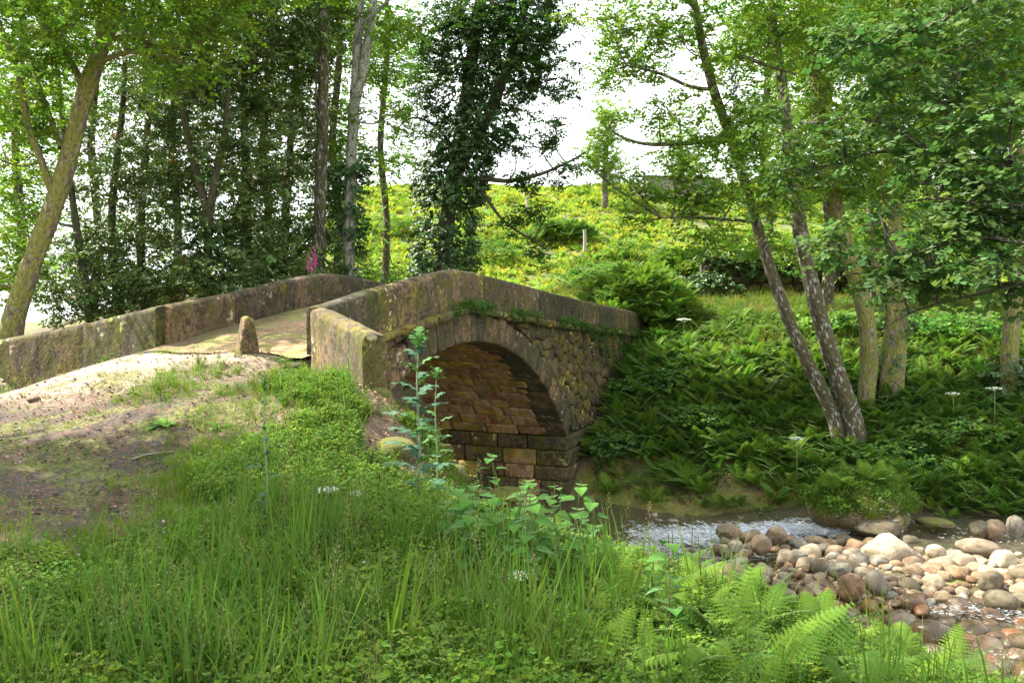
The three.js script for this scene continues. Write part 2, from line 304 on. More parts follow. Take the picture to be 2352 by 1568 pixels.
// a rounded, uneven stone from a flat outline (x, y), its face at z = 0
function stoneFrom(poly, depth, gap = 0.012, bulge = 0.035, rounds = 2, lean = 0.05, corner = 0.1) {
  let P = poly; const c = P.reduce((s, p) => [s[0] + p[0] / P.length, s[1] + p[1] / P.length], [0, 0]);
  P = P.map((p) => { const d = Math.hypot(p[0] - c[0], p[1] - c[1]), k = Math.max(0.5, 1 - gap / d); return [c[0] + (p[0] - c[0]) * k, c[1] + (p[1] - c[1]) * k]; });
  for (let r = 0; r < rounds; r++) { const Q = [], t = r ? 0.25 : corner; P.forEach((p, i) => { const q = P[(i + 1) % P.length]; Q.push([lerp(p[0], q[0], t), lerp(p[1], q[1], t)], [lerp(p[0], q[0], 1 - t), lerp(p[1], q[1], 1 - t)]); }); P = Q; }
  const n = P.length, pos = [], uv = [], idx = [], ou = R(0, 1), ov = R(0, 1), tilt = [R(-lean, lean), R(-lean, lean)];
  const ring = (k, z) => { for (const p of P) { const x = c[0] + (p[0] - c[0]) * k, y = c[1] + (p[1] - c[1]) * k; pos.push(x, y, z + (z > -0.05 ? tilt[0] * (x - c[0]) + tilt[1] * (y - c[1]) + 0.012 * n3(x * 9, y * 9, ou * 50) : 0)); uv.push(x / 2 + ou, y / 2 + ov + (z < -0.05 ? z / 2 : 0)); } };
  ring(1, -depth); ring(1, -0.045); ring(0.965, -0.012); ring(0.85, bulge * 0.55); ring(0.45, bulge);
  pos.push(c[0], c[1], bulge * 1.05); uv.push(c[0] / 2 + ou, c[1] / 2 + ov);
  for (let r = 0; r < 4; r++) for (let i = 0; i < n; i++) { const a = r * n + i, b = r * n + (i + 1) % n; idx.push(a, b, a + n, b, b + n, a + n); }
  for (let i = 0; i < n; i++) idx.push(4 * n + i, 4 * n + (i + 1) % n, 5 * n);
  return geoOf(pos, idx, uv);
}
const toB = (y) => y - BASE_Y;
// arch: centre, radius, springing
const AV = -2.4, AY = -7.5, AR = 6.78, RING = 0.5, TH0 = -34 * Math.PI / 180, TH1 = 49.4 * Math.PI / 180;
const arc = (th, r) => [AV + r * Math.sin(th), AY + r * Math.cos(th)];
reseed(11);
{ // the arch ring, stone by stone
  const ring = bpart('arch_ring');
  let th = TH0;
  while (th < TH1 - 0.005) {
    let t1 = Math.min(TH1, th + R(0.25, 0.36) / AR); if (TH1 - t1 < 0.02) t1 = TH1;
    const ro = AR + RING + R(-0.05, 0.07), [a, b, c, d] = [arc(th, AR), arc(t1, AR), arc(t1, ro), arc(th, ro)];
    const g = stoneFrom([a, d, c, b].map((p) => [p[0], toB(p[1])]).reverse(), 0.7, 0.006, 0.008, 2, 0.02, 0.05);
    g.translate(0, 0, FACE + R(0, 0.025));
    part('voussoir', tintStone(g, -0.22), pick(M.granite), ring);
    th = t1;
  }
}
{ // the vault: courses of blocks running through under the road
  const vault = bpart('vault');
  let th = TH1; const pieces = [];
  while (th > -0.32) {
    const t0 = th - R(0.27, 0.36) / AR; let w = FACE - 0.42 + R(-0.18, 0.06);
    while (w > BACK) {
      let w1 = w - R(0.42, 0.95); if (w1 < BACK + 0.2) w1 = BACK;
      const g = stoneFrom([[0, 0], [w - w1, 0], [w - w1, (th - t0) * AR], [0, (th - t0) * AR]], 0.2, 0.011, 0.004, 2, 0.006, 0.04);
      // bend the flat block onto the vault: local x runs along w, local y down the curve, z into the opening
      const p = g.attributes.position, off = R(-0.008, 0.008);
      for (let i = 0; i < p.count; i++) { const a = t0 + p.getY(i) / AR, r = AR - p.getZ(i) + off; const q = arc(a, r); p.setXYZ(i, q[0], toB(q[1]), w - p.getX(i)); }
      g.computeVertexNormals();
      // outline order faces the opening after bending; flip if it does not
      g.index.array.reverse(); g.computeVertexNormals();
      pieces.push(part('vault_stone', tintStone(g, -0.3), pick(M.soffit), vault));
      w = w1;
    }
    th = t0;
  }
}
const block = (x0, x1, y0, y1, z0, z1, mats, parent, name, moss = -0.2) => { // squared block with worn edges, face towards +z
  const g = stoneFrom([[x0, y0], [x1, y0], [x1, y1], [x0, y1]], z1 - z0, 0.006, 0.01, 2, 0.015, 0.05); g.translate(0, 0, z1);
  return part(name, tintStone(g, moss), pick(mats), parent);
};
{ // far pier below the springing: faces towards the stream (-x) and towards us (+z)
  const pier = bpart('pier');
  const rows = [[-3.42, -3.09, 0.0], [-3.78, -3.42, 0.03], [-4.1, -3.78, 0.05], [-4.5, -4.1, 0.12]];
  for (const [y0, y1, out] of rows) {
    let w = FACE + 0.02 + out * 0.6;
    while (w > BACK) {
      let w1 = w - R(0.5, 1.0); if (w1 < BACK + 0.25) w1 = BACK;
      const g = stoneFrom([[0, 0], [w - w1, 0], [w - w1, y1 - y0], [0, y1 - y0]], 0.5, 0.006, 0.008, 2, 0.012, 0.05), p = g.attributes.position, ww = w;
      for (let i = 0; i < p.count; i++) p.setXYZ(i, 2.75 - out - p.getZ(i), toB(y0) + p.getY(i), ww - p.getX(i));
      g.index.array.reverse(); g.computeVertexNormals();
      part('pier_block', tintStone(g, 0.06), rnd() < 0.7 ? pick(M.granite) : M.soffit[3], pier);
      w = w1;
    }
    for (let v = 3.27 - out; v < 5.4;) { const v1 = v + R(0.5, 0.95); block(v, v1, toB(y0), toB(y1), -0.4, FACE + out * 0.6, M.granite, pier, 'pier_block', -0.1); v = v1; }
  }
}
{ // rubble of the side wall
  const wall = bpart('side_wall'), seeds = [];
  for (let k = 0; k < 9000; k++) { const p = [R(-7.2, 10.9), R(-4.6, 0.2), R(0.17, 0.34)]; if (!seeds.some((q) => Math.hypot((q[0] - p[0]) * 0.8, (q[1] - p[1]) * 1.15) < (q[2] + p[2]) / 2)) seeds.push(p); }
  const ledge = (v) => interp(rightTop, v) - 0.6 - 0.13, ex = AR + RING + 0.03;
  const inside = (p) => { const r = Math.hypot(p[0] - AV, p[1] - AY), t = Math.atan2(p[0] - AV, p[1] - AY); return (r > ex || t > TH1 + 0.02) && p[1] < ledge(p[0]) && !(p[0] < 3.05 && t > TH1 - 0.01) && !(p[1] < -3.07 && p[0] < 5.2); };
  const real = seeds.filter(inside), all = real.map((p) => p.slice());
  for (const p of real) {
    const dx = p[0] - AV, dy = p[1] - AY, r = Math.hypot(dx, dy);
    if (r < ex + 0.6) { const k = (2 * ex - r) / r; all.push([AV + dx * k, AY + dy * k]); }
    if (ledge(p[0]) - p[1] < 0.6) all.push([p[0], 2 * ledge(p[0]) - p[1]]);
    if (p[0] < 5.2 && p[1] < -2.5) all.push([p[0], -6.14 - p[1]]);
  }
  real.forEach((s, i) => {
    const [X, D] = toXD(s[0], 0.2);
    if (s[1] < height(X, D) - 0.35 || s[0] < -6.4) return;
    let P = [[s[0] - 0.45, s[1] - 0.4], [s[0] + 0.45, s[1] - 0.4], [s[0] + 0.45, s[1] + 0.4], [s[0] - 0.45, s[1] + 0.4]];
    for (let j = 0; j < all.length; j++) {
      if (j === i) continue; const q = all[j], nx = q[0] - s[0], ny = q[1] - s[1]; if (nx * nx + ny * ny > 1.3) continue;
      const mx = (q[0] + s[0]) / 2, my = (q[1] + s[1]) / 2, side = (p) => (p[0] - mx) * nx + (p[1] - my) * ny, Q = [];
      P.forEach((p, k) => { const z = P[(k + 1) % P.length], a = side(p), b = side(z); if (a <= 0) Q.push(p); if ((a < 0) !== (b < 0) && a !== b) { const t = a / (a - b); Q.push([lerp(p[0], z[0], t), lerp(p[1], z[1], t)]); } });
      P = Q; if (P.length < 3) return;
    }
    const g = stoneFrom(P.map((p) => [p[0], toB(p[1])]), 0.3, 0.012, R(0.012, 0.04), 2, 0.09, 0.11); g.translate(0, 0, FACE - 0.045 + R(-0.025, 0.025));
    part('rubble_stone', tintStone(g, 0.06), pick(M.granite), wall);
  });
}
// a length of slab wall from (v0,w0) to (v1,w1): rounded top, worn faces
function slab(v0, w0, v1, w1, topFn, hgt, thick, mat, parent, moss = -0.12, name = 'parapet_slab', below = 0.12) {
  const L = Math.hypot(v1 - v0, w1 - w0), n = Math.max(4, Math.ceil(L / 0.06)), dir = [(v1 - v0) / L, (w1 - w0) / L], nor = [-dir[1], dir[0]];
  const prof = []; const hb = hgt + below, r = 0.075;
  for (let k = 0; k <= 9; k++) prof.push([-thick / 2, -hb + (hb - r) * k / 9]);
  for (let k = 1; k <= 3; k++) { const a = Math.PI - k * Math.PI / 6; prof.push([-thick / 2 + r + r * Math.cos(a), -r + r * Math.sin(a)]); }
  prof.push([0, 0.014]);
  for (let k = 0; k < 3; k++) { const a = Math.PI / 2 - k * Math.PI / 6; prof.push([thick / 2 - r + r * Math.cos(a), -r + r * Math.sin(a)]); }
  for (let k = 9; k >= 0; k--) prof.push([thick / 2, -hb + (hb - r) * k / 9]);
  const m = prof.length, pos = [], uv = [], idx = [], ou = R(0, 1), ov = R(0, 1), lift = R(-0.008, 0.008), shift = R(-0.008, 0.008), g0 = 0.005 / L;
  for (let i = 0; i <= n; i++) {
    const t = lerp(g0, 1 - g0, i / n), v = lerp(v0, v1, t), w = lerp(w0, w1, t), top = topFn(v, t), e = 1 - 0.5 * Math.pow(Math.abs(2 * i / n - 1), 30); let run = 0;
    prof.forEach((p, k) => {
      if (k) run += Math.hypot(p[0] - prof[k - 1][0], p[1] - prof[k - 1][1]);
      const y = top + p[1] + lift, q = p[0] * (0.94 + 0.06 * e) + shift + 0.022 * fbm3(v * 4, y * 4, w * 4 + (p[0] > 0 ? 9 : 0), 3), yy = y + 0.014 * fbm3(v * 3, 2, w * 3 + p[0] * 4, 3) - (p[1] > -0.05 ? 0.02 * (1 - e) : 0);
      pos.push(v + nor[0] * q, toB(yy), w + nor[1] * q); uv.push(t * L / 2 + ou, run / 2 + ov);
    });
  }
  for (let i = 0; i < n; i++) for (let k = 0; k + 1 < m; k++) { const a = i * m + k; idx.push(a, a + m, a + 1, a + 1, a + m, a + m + 1); }
  for (const i of [0, n]) { // ends
    const s = pos.length / 3; let cx = 0, cy = 0, cz = 0;
    for (let k = 0; k < m; k++) { const o = (i * m + k) * 3; pos.push(pos[o], pos[o + 1], pos[o + 2]); cx += pos[o] / m; cy += pos[o + 1] / m; cz += pos[o + 2] / m; uv.push(prof[k][0] / 2 + ou, prof[k][1] / 2 + ov); }
    pos.push(cx, cy, cz); uv.push(ou, ov - 0.15);
    for (let k = 0; k < m; k++) { const b = (k + 1) % m; if (i) idx.push(s + k, s + m, s + b); else idx.push(s + k, s + b, s + m); }
  }
  const g = geoOf(pos, idx, uv);
  return part(name, tintStone(g, moss), mat, parent);
}
const yOf = (v) => interp(rightTop, v);
{ // parapet towards us, and its splayed end
  const pr = bpart('parapet');
  let v = -6.74; for (const L of [1.3, 1.12, 1.24, 1.3, 1.45, 1.3, 1.5, 1.55, 1.4, 1.5, 1.35, 1.2, 1.0]) { const v1 = Math.min(10.4, v + L); if (v1 - v > 0.3) slab(v, FACE - 0.15, v1, FACE - 0.15, yOf, 0.6, 0.27, pick(M.granite), pr, -0.02); v = v1; }
  const wing = bpart('splayed_parapet'), A = toVW(-2.36, 10.72), B = toVW(-1.42, 9.0), mid = [lerp(A[0], B[0], 0.55), lerp(A[1], B[1], 0.55)];
  slab(A[0], A[1], mid[0], mid[1], (q, t) => lerp(-0.085, -0.225, t), 0.58, 0.27, M.granite[2], wing, 0.0, 'parapet_slab', 0.35);
  slab(mid[0], mid[1], B[0], B[1], (q, t) => lerp(-0.225, -0.345, t), 0.58, 0.27, M.granite[4], wing, 0.02, 'parapet_slab', 0.35);
}
{ // parapet on the other side, and the wall that follows the path away from it
  const pl = bpart('parapet'), WL = -3.08;
  const top = [[-6.3, -0.07], [-4.86, 0.122], [-3.76, 0.307], [-3.15, 0.4], [-2.5, 0.475], [-2.1, 0.48], [-1.5, 0.46], [0, 0.315], [2, 0.15], [6, -0.12], [10.4, -0.4]];
  const f = (q) => interp(top, q);
  let v = -6.3; for (const L of [1.35, 1.5, 1.2, 1.3, 1.5, 1.4, 1.5, 1.5, 1.5, 1.5, 1.4, 1.2]) { const v1 = Math.min(10.4, v + L); if (v1 - v > 0.3) slab(v, WL, v1, WL, f, 0.6, 0.27, pick(M.granite), pl, -0.06, 'parapet_slab', 0.3); v = v1; }
  const aw = bpart('approach_wall'), pts = [[toXD(-6.3, WL)[0], toXD(-6.3, WL)[1], -0.075], [-6.4, 13.25, -0.345], [-8.3, 14.2, -0.64], [-12, 16.0, -0.95], [-17, 18.4, -1.2]];
  for (let i = 0; i + 1 < pts.length; i++) {
    const a = pts[i], b = pts[i + 1], L = Math.hypot(a[0] - b[0], a[1] - b[1]), k = Math.max(1, Math.round(L / 1.35));
    for (let j = 0; j < k; j++) { const t0 = j / k, t1 = (j + 1) / k, p = toVW(lerp(a[0], b[0], t0), lerp(a[1], b[1], t0)), q = toVW(lerp(a[0], b[0], t1), lerp(a[1], b[1], t1)); slab(p[0], p[1], q[0], q[1], (x, t) => lerp(lerp(a[2], b[2], t0), lerp(a[2], b[2], t1), t), 0.6, 0.29, pick(M.granite), aw, 0.1, 'wall_slab', 0.35); }
  }
}
{ // ledge of rough mossy stones under the parapet
  const lc = bpart('ledge');
  for (let v = -6.2; v < 10.4;) { const v1 = Math.min(10.4, v + R(0.4, 0.85)), y = (q) => toB(interp(rightTop, q) - 0.6 - 0.015), hh = R(0.11, 0.17); const g = stoneFrom([[v, y(v) - hh], [v1, y(v1) - hh], [v1, y(v1)], [v, y(v)]], 0.3, 0.006, 0.05); g.translate(0, 0, FACE + 0.06 + R(-0.015, 0.03)); part('ledge_stone', tintStone(g, 0.24), pick(M.granite), lc); v = v1; }
}
{ // filling between the faces, and the roadway
  const s = new THREE.Shape(), pts = [];
  for (let v = -7.2; v <= 10.35; v += 0.5) pts.push([v, deckY(v) - 0.03]);
  pts.push([10.35, -4.9], [3.05, -4.9], [3.05, -3.2]);
  for (let t = TH1 - 0.03; t > TH0; t -= 0.06) pts.push(arc(t, AR + 0.14));
  pts.push([-6.5, -4.9], [-7.2, -4.9]);
  pts.forEach((p, i) => (i ? s.lineTo(p[0], toB(p[1])) : s.moveTo(p[0], toB(p[1]))));
  const g = new THREE.ExtrudeGeometry(s, { depth: 2.95, bevelEnabled: false }); g.translate(0, 0, -3.2);
  part('filling', g, M.core, bridge);
  const pos = [], uv = [], idx = [], n = 120, m = 14, col = [];
  for (let i = 0; i <= n; i++) for (let k = 0; k <= m; k++) { const v = lerp(-6.95, 12, i / n), w = lerp(-3.0, -0.3, k / m); const [X, D] = toXD(v, w); const hh = Math.max(deckY(v), v < -6.2 ? height(X, D) + 0.014 : -9, v > 10.2 ? height(X, D) + 0.014 : -9); pos.push(v, toB(hh + 0.02 + 0.03 * fbm3(v * 2, 1, w * 2, 3)), w); uv.push(v / 2, w / 2); const c = mix3([2.3, 2.1, 1.8], [1.2, 1.1, 0.9], smooth(-0.1, 0.3, fbm3(v, 3, w, 3) + 0.3 * smooth(-2.3, -2.8, w))); col.push(...c); }
  for (let i = 0; i < n; i++) for (let k = 0; k < m; k++) { const a = i * (m + 1) + k; idx.push(a, a + 1, a + m + 1, a + 1, a + m + 2, a + m + 1); }
  part('roadway', geoOf(pos, idx, uv, col), M.earth, bridge);
}
// ---------------------------------------------------------------- leaf materials and small plant shapes
const leafy = (c, t = 0.55, r = 0.85) => new THREE.MeshPhysicalMaterial({ color: RGB(...c), transmission: t, thickness: 0, roughness: r, ior: 1.4, specularIntensity: 0.3, side: THREE.DoubleSide });
M.leaf = leafy([1, 1, 1]);                    // tinted copy by copy
M.leafGloss = new THREE.MeshStandardMaterial({ color: RGB(1, 1, 1), roughness: 0.42, side: THREE.DoubleSide });
const UPV = V3(0, 1, 0);
// collects coloured-by-material leaf faces
class Soup {
  constructor() { this.p = []; this.i = []; }
  tri(a, b, c) { const k = this.p.length / 3; this.p.push(a.x, a.y, a.z, b.x, b.y, b.z, c.x, c.y, c.z); this.i.push(k, k + 1, k + 2); }
  // leaf from base along dir; outline is [along 0..1, half width]; folded on the midrib, tip bent down
  leaf(base, dir, up, len, wid, outline, fold = 0.25, droop = 0.2) {
    const d = dir.clone().normalize(), s = V3().crossVectors(d, up).normalize(), n = V3().crossVectors(s, d);
    const P = (t, h) => base.clone().addScaledVector(d, t * len * (1 - 0.3 * droop * t)).addScaledVector(s, h * wid).addScaledVector(n, Math.abs(h) * wid * fold - droop * len * t * t);
    for (const q of [1, -1]) {
      let a0 = P(0, 0), b0 = P(outline[0][0], q * outline[0][1]);
      for (let k = 0; k < outline.length; k++) {
        const a1 = P(k + 1 < outline.length ? outline[k][0] : 1, 0), b1 = k + 1 < outline.length ? P(outline[k + 1][0], q * outline[k + 1][1]) : null;
        if (q > 0) { this.tri(a0, a1, b0); if (b1) this.tri(a1, b1, b0); } else { this.tri(a0, b0, a1); if (b1) this.tri(a1, b0, b1); }
        a0 = a1; if (b1) b0 = b1;
      }
    }
  }
  // flat ribbon through points, widths given
  ribbon(pts, wid, side) { for (let k = 0; k + 1 < pts.length; k++) { const a = pts[k].clone().addScaledVector(side, -wid[k]), b = pts[k].clone().addScaledVector(side, wid[k]), c = pts[k + 1].clone().addScaledVector(side, -wid[k + 1]), d = pts[k + 1].clone().addScaledVector(side, wid[k + 1]); this.tri(a, b, c); if (wid[k + 1] > 1e-4) this.tri(b, d, c); } }
  stalk(a, b, r0, r1, n = 3) { const d = b.clone().sub(a), s = V3().crossVectors(d, Math.abs(d.y) > 0.9 * d.length() ? V3(1, 0, 0) : UPV).normalize(), t = V3().crossVectors(d, s).normalize(); const pt = (c, r, k) => c.clone().addScaledVector(s, r * Math.cos(k * 2 * Math.PI / n)).addScaledVector(t, r * Math.sin(k * 2 * Math.PI / n)); for (let k = 0; k < n; k++) { const a0 = pt(a, r0, k), a1 = pt(a, r0, k + 1), b0 = pt(b, r1, k), b1 = pt(b, r1, k + 1); this.tri(a0, b0, a1); this.tri(a1, b0, b1); } }
  geo() { return geoOf(this.p, this.i); }
}
const OVAL = [[0.18, 0.62], [0.45, 1], [0.75, 0.75]], ROUND = [[0.12, 0.7], [0.4, 1], [0.7, 0.95], [0.92, 0.5]], NARROW = [[0.25, 0.8], [0.55, 1], [0.8, 0.6]], HEART = [[0.02, 0.75], [0.2, 1], [0.5, 0.8], [0.8, 0.36]], IVY = [[0.05, 0.55], [0.2, 1], [0.45, 0.5], [0.6, 0.55], [0.8, 0.25]];
const outward = (yaw, pitch) => V3(Math.cos(yaw) * Math.cos(pitch), Math.sin(pitch), Math.sin(yaw) * Math.cos(pitch));

function grassTuft(n, h0, h1, wid, spread) {
  const s = new Soup();
  for (let k = 0; k < n; k++) {
    const yaw = R(0, 6.283), r = Math.sqrt(rnd()) * spread, b = V3(Math.cos(yaw) * r, -0.02, Math.sin(yaw) * r), h = R(h0, h1), lean = R(0.05, 0.6), yw = R(0, 6.283), dir = V3(Math.cos(yw), 0, Math.sin(yw)), side = V3(-Math.sin(yw + R(-0.5, 0.5)), 0, Math.cos(yw)), pts = [], wd = [], curl = R(0.3, 1.5);
    for (let q = 0; q <= 4; q++) { const t = q / 4; pts.push(b.clone().addScaledVector(dir, h * (lean * 0.35 * t + lean * curl * 0.55 * t * t)).add(V3(0, h * (t - 0.26 * lean * curl * t * t * t), 0))); wd.push(wid * 0.5 * (q === 4 ? 0 : 1 - 0.55 * t * t)); }
    s.ribbon(pts, wd, side);
  }
  return s.geo();
}
function herb(n, h, size, outline) {
  const s = new Soup();
  for (let k = 0; k < n; k++) { const yaw = R(0, 6.283), r = R(0.01, 0.09), a = V3(0, 0, 0), b = V3(Math.cos(yaw) * r, h * R(0.3, 1), Math.sin(yaw) * r); s.stalk(a, b, 0.0016, 0.001); const m = 1 + Math.floor(rnd() * 3); for (let q = 0; q < m; q++) s.leaf(b, outward(yaw + (q - (m - 1) / 2) * 1.5, R(-0.6, 0.9)), V3(R(-0.5, 0.5), 1, R(-0.5, 0.5)), size * R(0.7, 1.2), size * R(0.35, 0.5), outline, 0.15, 0.2); }
  return s.geo();
}
// a fern frond lying along +x, rising then arching over; base at the origin
function frond(L, rise, arch, pairs, teeth, wide = 0.27) {
  const s = new Soup(), pt = (t) => V3(L * (Math.cos(rise) * t + 0.12 * arch * t * t), L * (Math.sin(rise) * t - 0.55 * arch * t * t), 0);
  for (let k = 0; k < 8; k++) s.stalk(pt(k / 8), pt((k + 1) / 8), 0.0045 * L * 1.6 * (1 - k / 9), 0.0045 * L * 1.6 * (1 - (k + 1) / 9));
  for (let k = 0; k < pairs; k++) {
    const t = 0.14 + 0.85 * (k + 0.5) / pairs, c = pt(t), tan = pt(t + 0.01).sub(pt(t)).normalize(), nor = V3(-tan.y, tan.x, 0);
    const len = L * wide * Math.pow(1 - t, 0.75) * smooth(0.02, 0.32, t) * R(0.92, 1.08) * 1.15 + 0.01 * L;
    for (const q of [1, -1]) {
      const dir = V3(0, 0, q).addScaledVector(tan, 0.36).addScaledVector(nor, -0.12 + R(-0.05, 0.05)).normalize(), w = Math.min(len * 0.3, L * 0.85 / pairs * 0.46);
      if (!teeth) { s.leaf(c, dir, nor, len, w, [[0.3, 1]], 0.1, 0.12); continue; }
      s.leaf(c, dir, nor, len * 0.97, w * 0.38, [[0.15, 1], [0.6, 0.8]], 0.05, 0.14);
      const side = V3().crossVectors(dir, nor).normalize(), tp = (u) => c.clone().addScaledVector(dir, len * u).addScaledVector(nor, -0.14 * len * u * u);
      for (let m = 0; m < teeth; m++) {
        const u0 = (m + 0.05) / (teeth + 0.4), u1 = (m + 0.92) / (teeth + 0.4), ww = w * (1 - 0.8 * Math.pow((m + 0.5) / teeth, 1.3)) * 1.25;
        for (const z of [1, -1]) { const a = tp(u0), b = tp(u1), e = tp(lerp(u0, u1, 0.75)).addScaledVector(side, z * ww).addScaledVector(dir, ww * 0.25); if (z * q > 0) s.tri(a, b, e); else s.tri(a, e, b); }
      }
      s.tri(tp(teeth / (teeth + 0.6)).addScaledVector(side, w * 0.16), tp(teeth / (teeth + 0.6)).addScaledVector(side, -w * 0.16), tp(1.02));
    }
  }
  return s.geo();
}
reseed(501);
const frondsFine = [frond(1, 1.05, 0.75, 19, 6, 0.19), frond(1, 0.8, 0.6, 20, 6, 0.2), frond(1, 1.25, 0.85, 18, 6, 0.18), frond(1, 0.6, 0.4, 19, 6, 0.17)];
const frondsPlain = [frond(1, 1.0, 0.75, 13, 4, 0.27), frond(1, 0.75, 0.6, 13, 4, 0.27), frond(1, 1.25, 0.8, 12, 4, 0.28)];
M.fern = [[0.0823, 0.177, 0.0157], [0.103, 0.202, 0.0157], [0.07, 0.154, 0.0157], [0.128, 0.23, 0.0169]].map((c) => leafy(c, 0.42));
function fern(name, label, X, D, size, n, fine, group, y, own) {
  const t = thing(name, label, 'fern', V3(X, (y ?? height(X, D)) - 0.03, -D), group), y0 = R(0, 6.283), m = own ?? pick(M.fern);
  for (let k = 0; k < n; k++) { const f = part('frond', pick(fine ? frondsFine : frondsPlain), own || rnd() < 0.75 ? m : pick(M.fern), t); f.rotation.set(R(-0.25, 0.25), y0 + k * 6.283 / n + R(-0.35, 0.35), R(-0.12, 0.25)); f.scale.setScalar(size * R(0.75, 1.12)); f.position.set(R(-0.03, 0.03), 0, R(-0.03, 0.03)); }
  return t;
}
// a whole low fern in one small mesh, for the massed undergrowth
function fernClump(n, pairs) { const gs = []; for (let k = 0; k < n; k++) { const g = frond(R(0.7, 1.1), R(0.6, 1.25), R(0.5, 0.85), pairs, 0, 0.24); g.rotateX(R(-0.2, 0.2)); g.rotateY(k * 6.283 / n + R(-0.3, 0.3)); gs.push(g); } return mergeGeometries(gs); }

// copies of small plants as one object nobody could count
const tmpM = new THREE.Matrix4(), tmpQ = new THREE.Quaternion(), tmpE = new THREE.Euler();
function copies(name, geo, mat, list, parent) {
  const im = new THREE.InstancedMesh(geo, mat, list.length);
  list.forEach((c, i) => { tmpQ.setFromEuler(tmpE.set(c.rx ?? 0, c.ry ?? 0, c.rz ?? 0, 'YXZ')); tmpM.compose(c.p, tmpQ, Array.isArray(c.s) ? V3(...c.s) : V3(c.s, c.s, c.s)); im.setMatrixAt(i, tmpM); if (c.c) im.setColorAt(i, RGB(...c.c)); });
  im.name = name; im.castShadow = im.receiveShadow = true; im.frustumCulled = false;
  parent.add(im); return im;
}
function stuff(name, label, category, geos, mat, list) {
  const g = new THREE.Group(); g.name = numbered(name); g.userData.kind = 'stuff'; tag(g, label, category); scene.add(g);
  geos.forEach((geo, k) => { const l = list.filter((_, i) => i % geos.length === k); if (l.length) { const im = copies(name, geo, mat, l, g); im.userData.kind = 'stuff'; } });
  return g;
}
const green = (base, dv = 0.25, dy = 0.2) => { const k = 1 + R(-dv, dv), y = R(-dy, dy); return [base[0] * k * (1 + y), base[1] * k, base[2] * k * (1 - 0.5 * y)]; };
const wallClear = (X, D) => { const [v, w] = toVW(X, D); if (v > -6.9 && v < 10.6 && w < 0.05 && w > -3.45) return false; const t = clamp(((X + 2.36) * 0.94 - (D - 10.72) * -1 * -1 * 1.72 * -1 * -1) / 1, -9, 9); const ax = -2.36, ay = 10.72, bx = 0.94, by = -1.72, q = clamp(((X - ax) * bx + (D - ay) * by) / (bx * bx + by * by)); if (Math.hypot(X - ax - q * bx, D - ay - q * by) < 0.2) return false; const P = [[-4.9, 12.36], [-6.4, 13.25], [-8.3, 14.2], [-17, 18.4]]; for (let i = 0; i + 1 < P.length; i++) { const cx = P[i][0], cy = P[i][1], dx = P[i + 1][0] - cx, dy = P[i + 1][1] - cy, u = clamp(((X - cx) * dx + (D - cy) * dy) / (dx * dx + dy * dy)); if (Math.hypot(X - cx - u * dx, D - cy - u * dy) < 0.22) return false; } return Number.isFinite(t); };
const wet = (X, D) => { const [v, w] = toVW(X, D); return height(X, D) < level(v, w) + 0.04; };
const barZone = (X, D) => { const [v, w] = toVW(X, D); return v > -6.6 && v < 1.2 && w > 3.6 && height(X, D) < -3.75; };

const ROCKSPOTS = [[-1.39, 9.0, 0.3], [-1.1, 8.1, 0.34], [-0.73, 6.9, 0.12]];
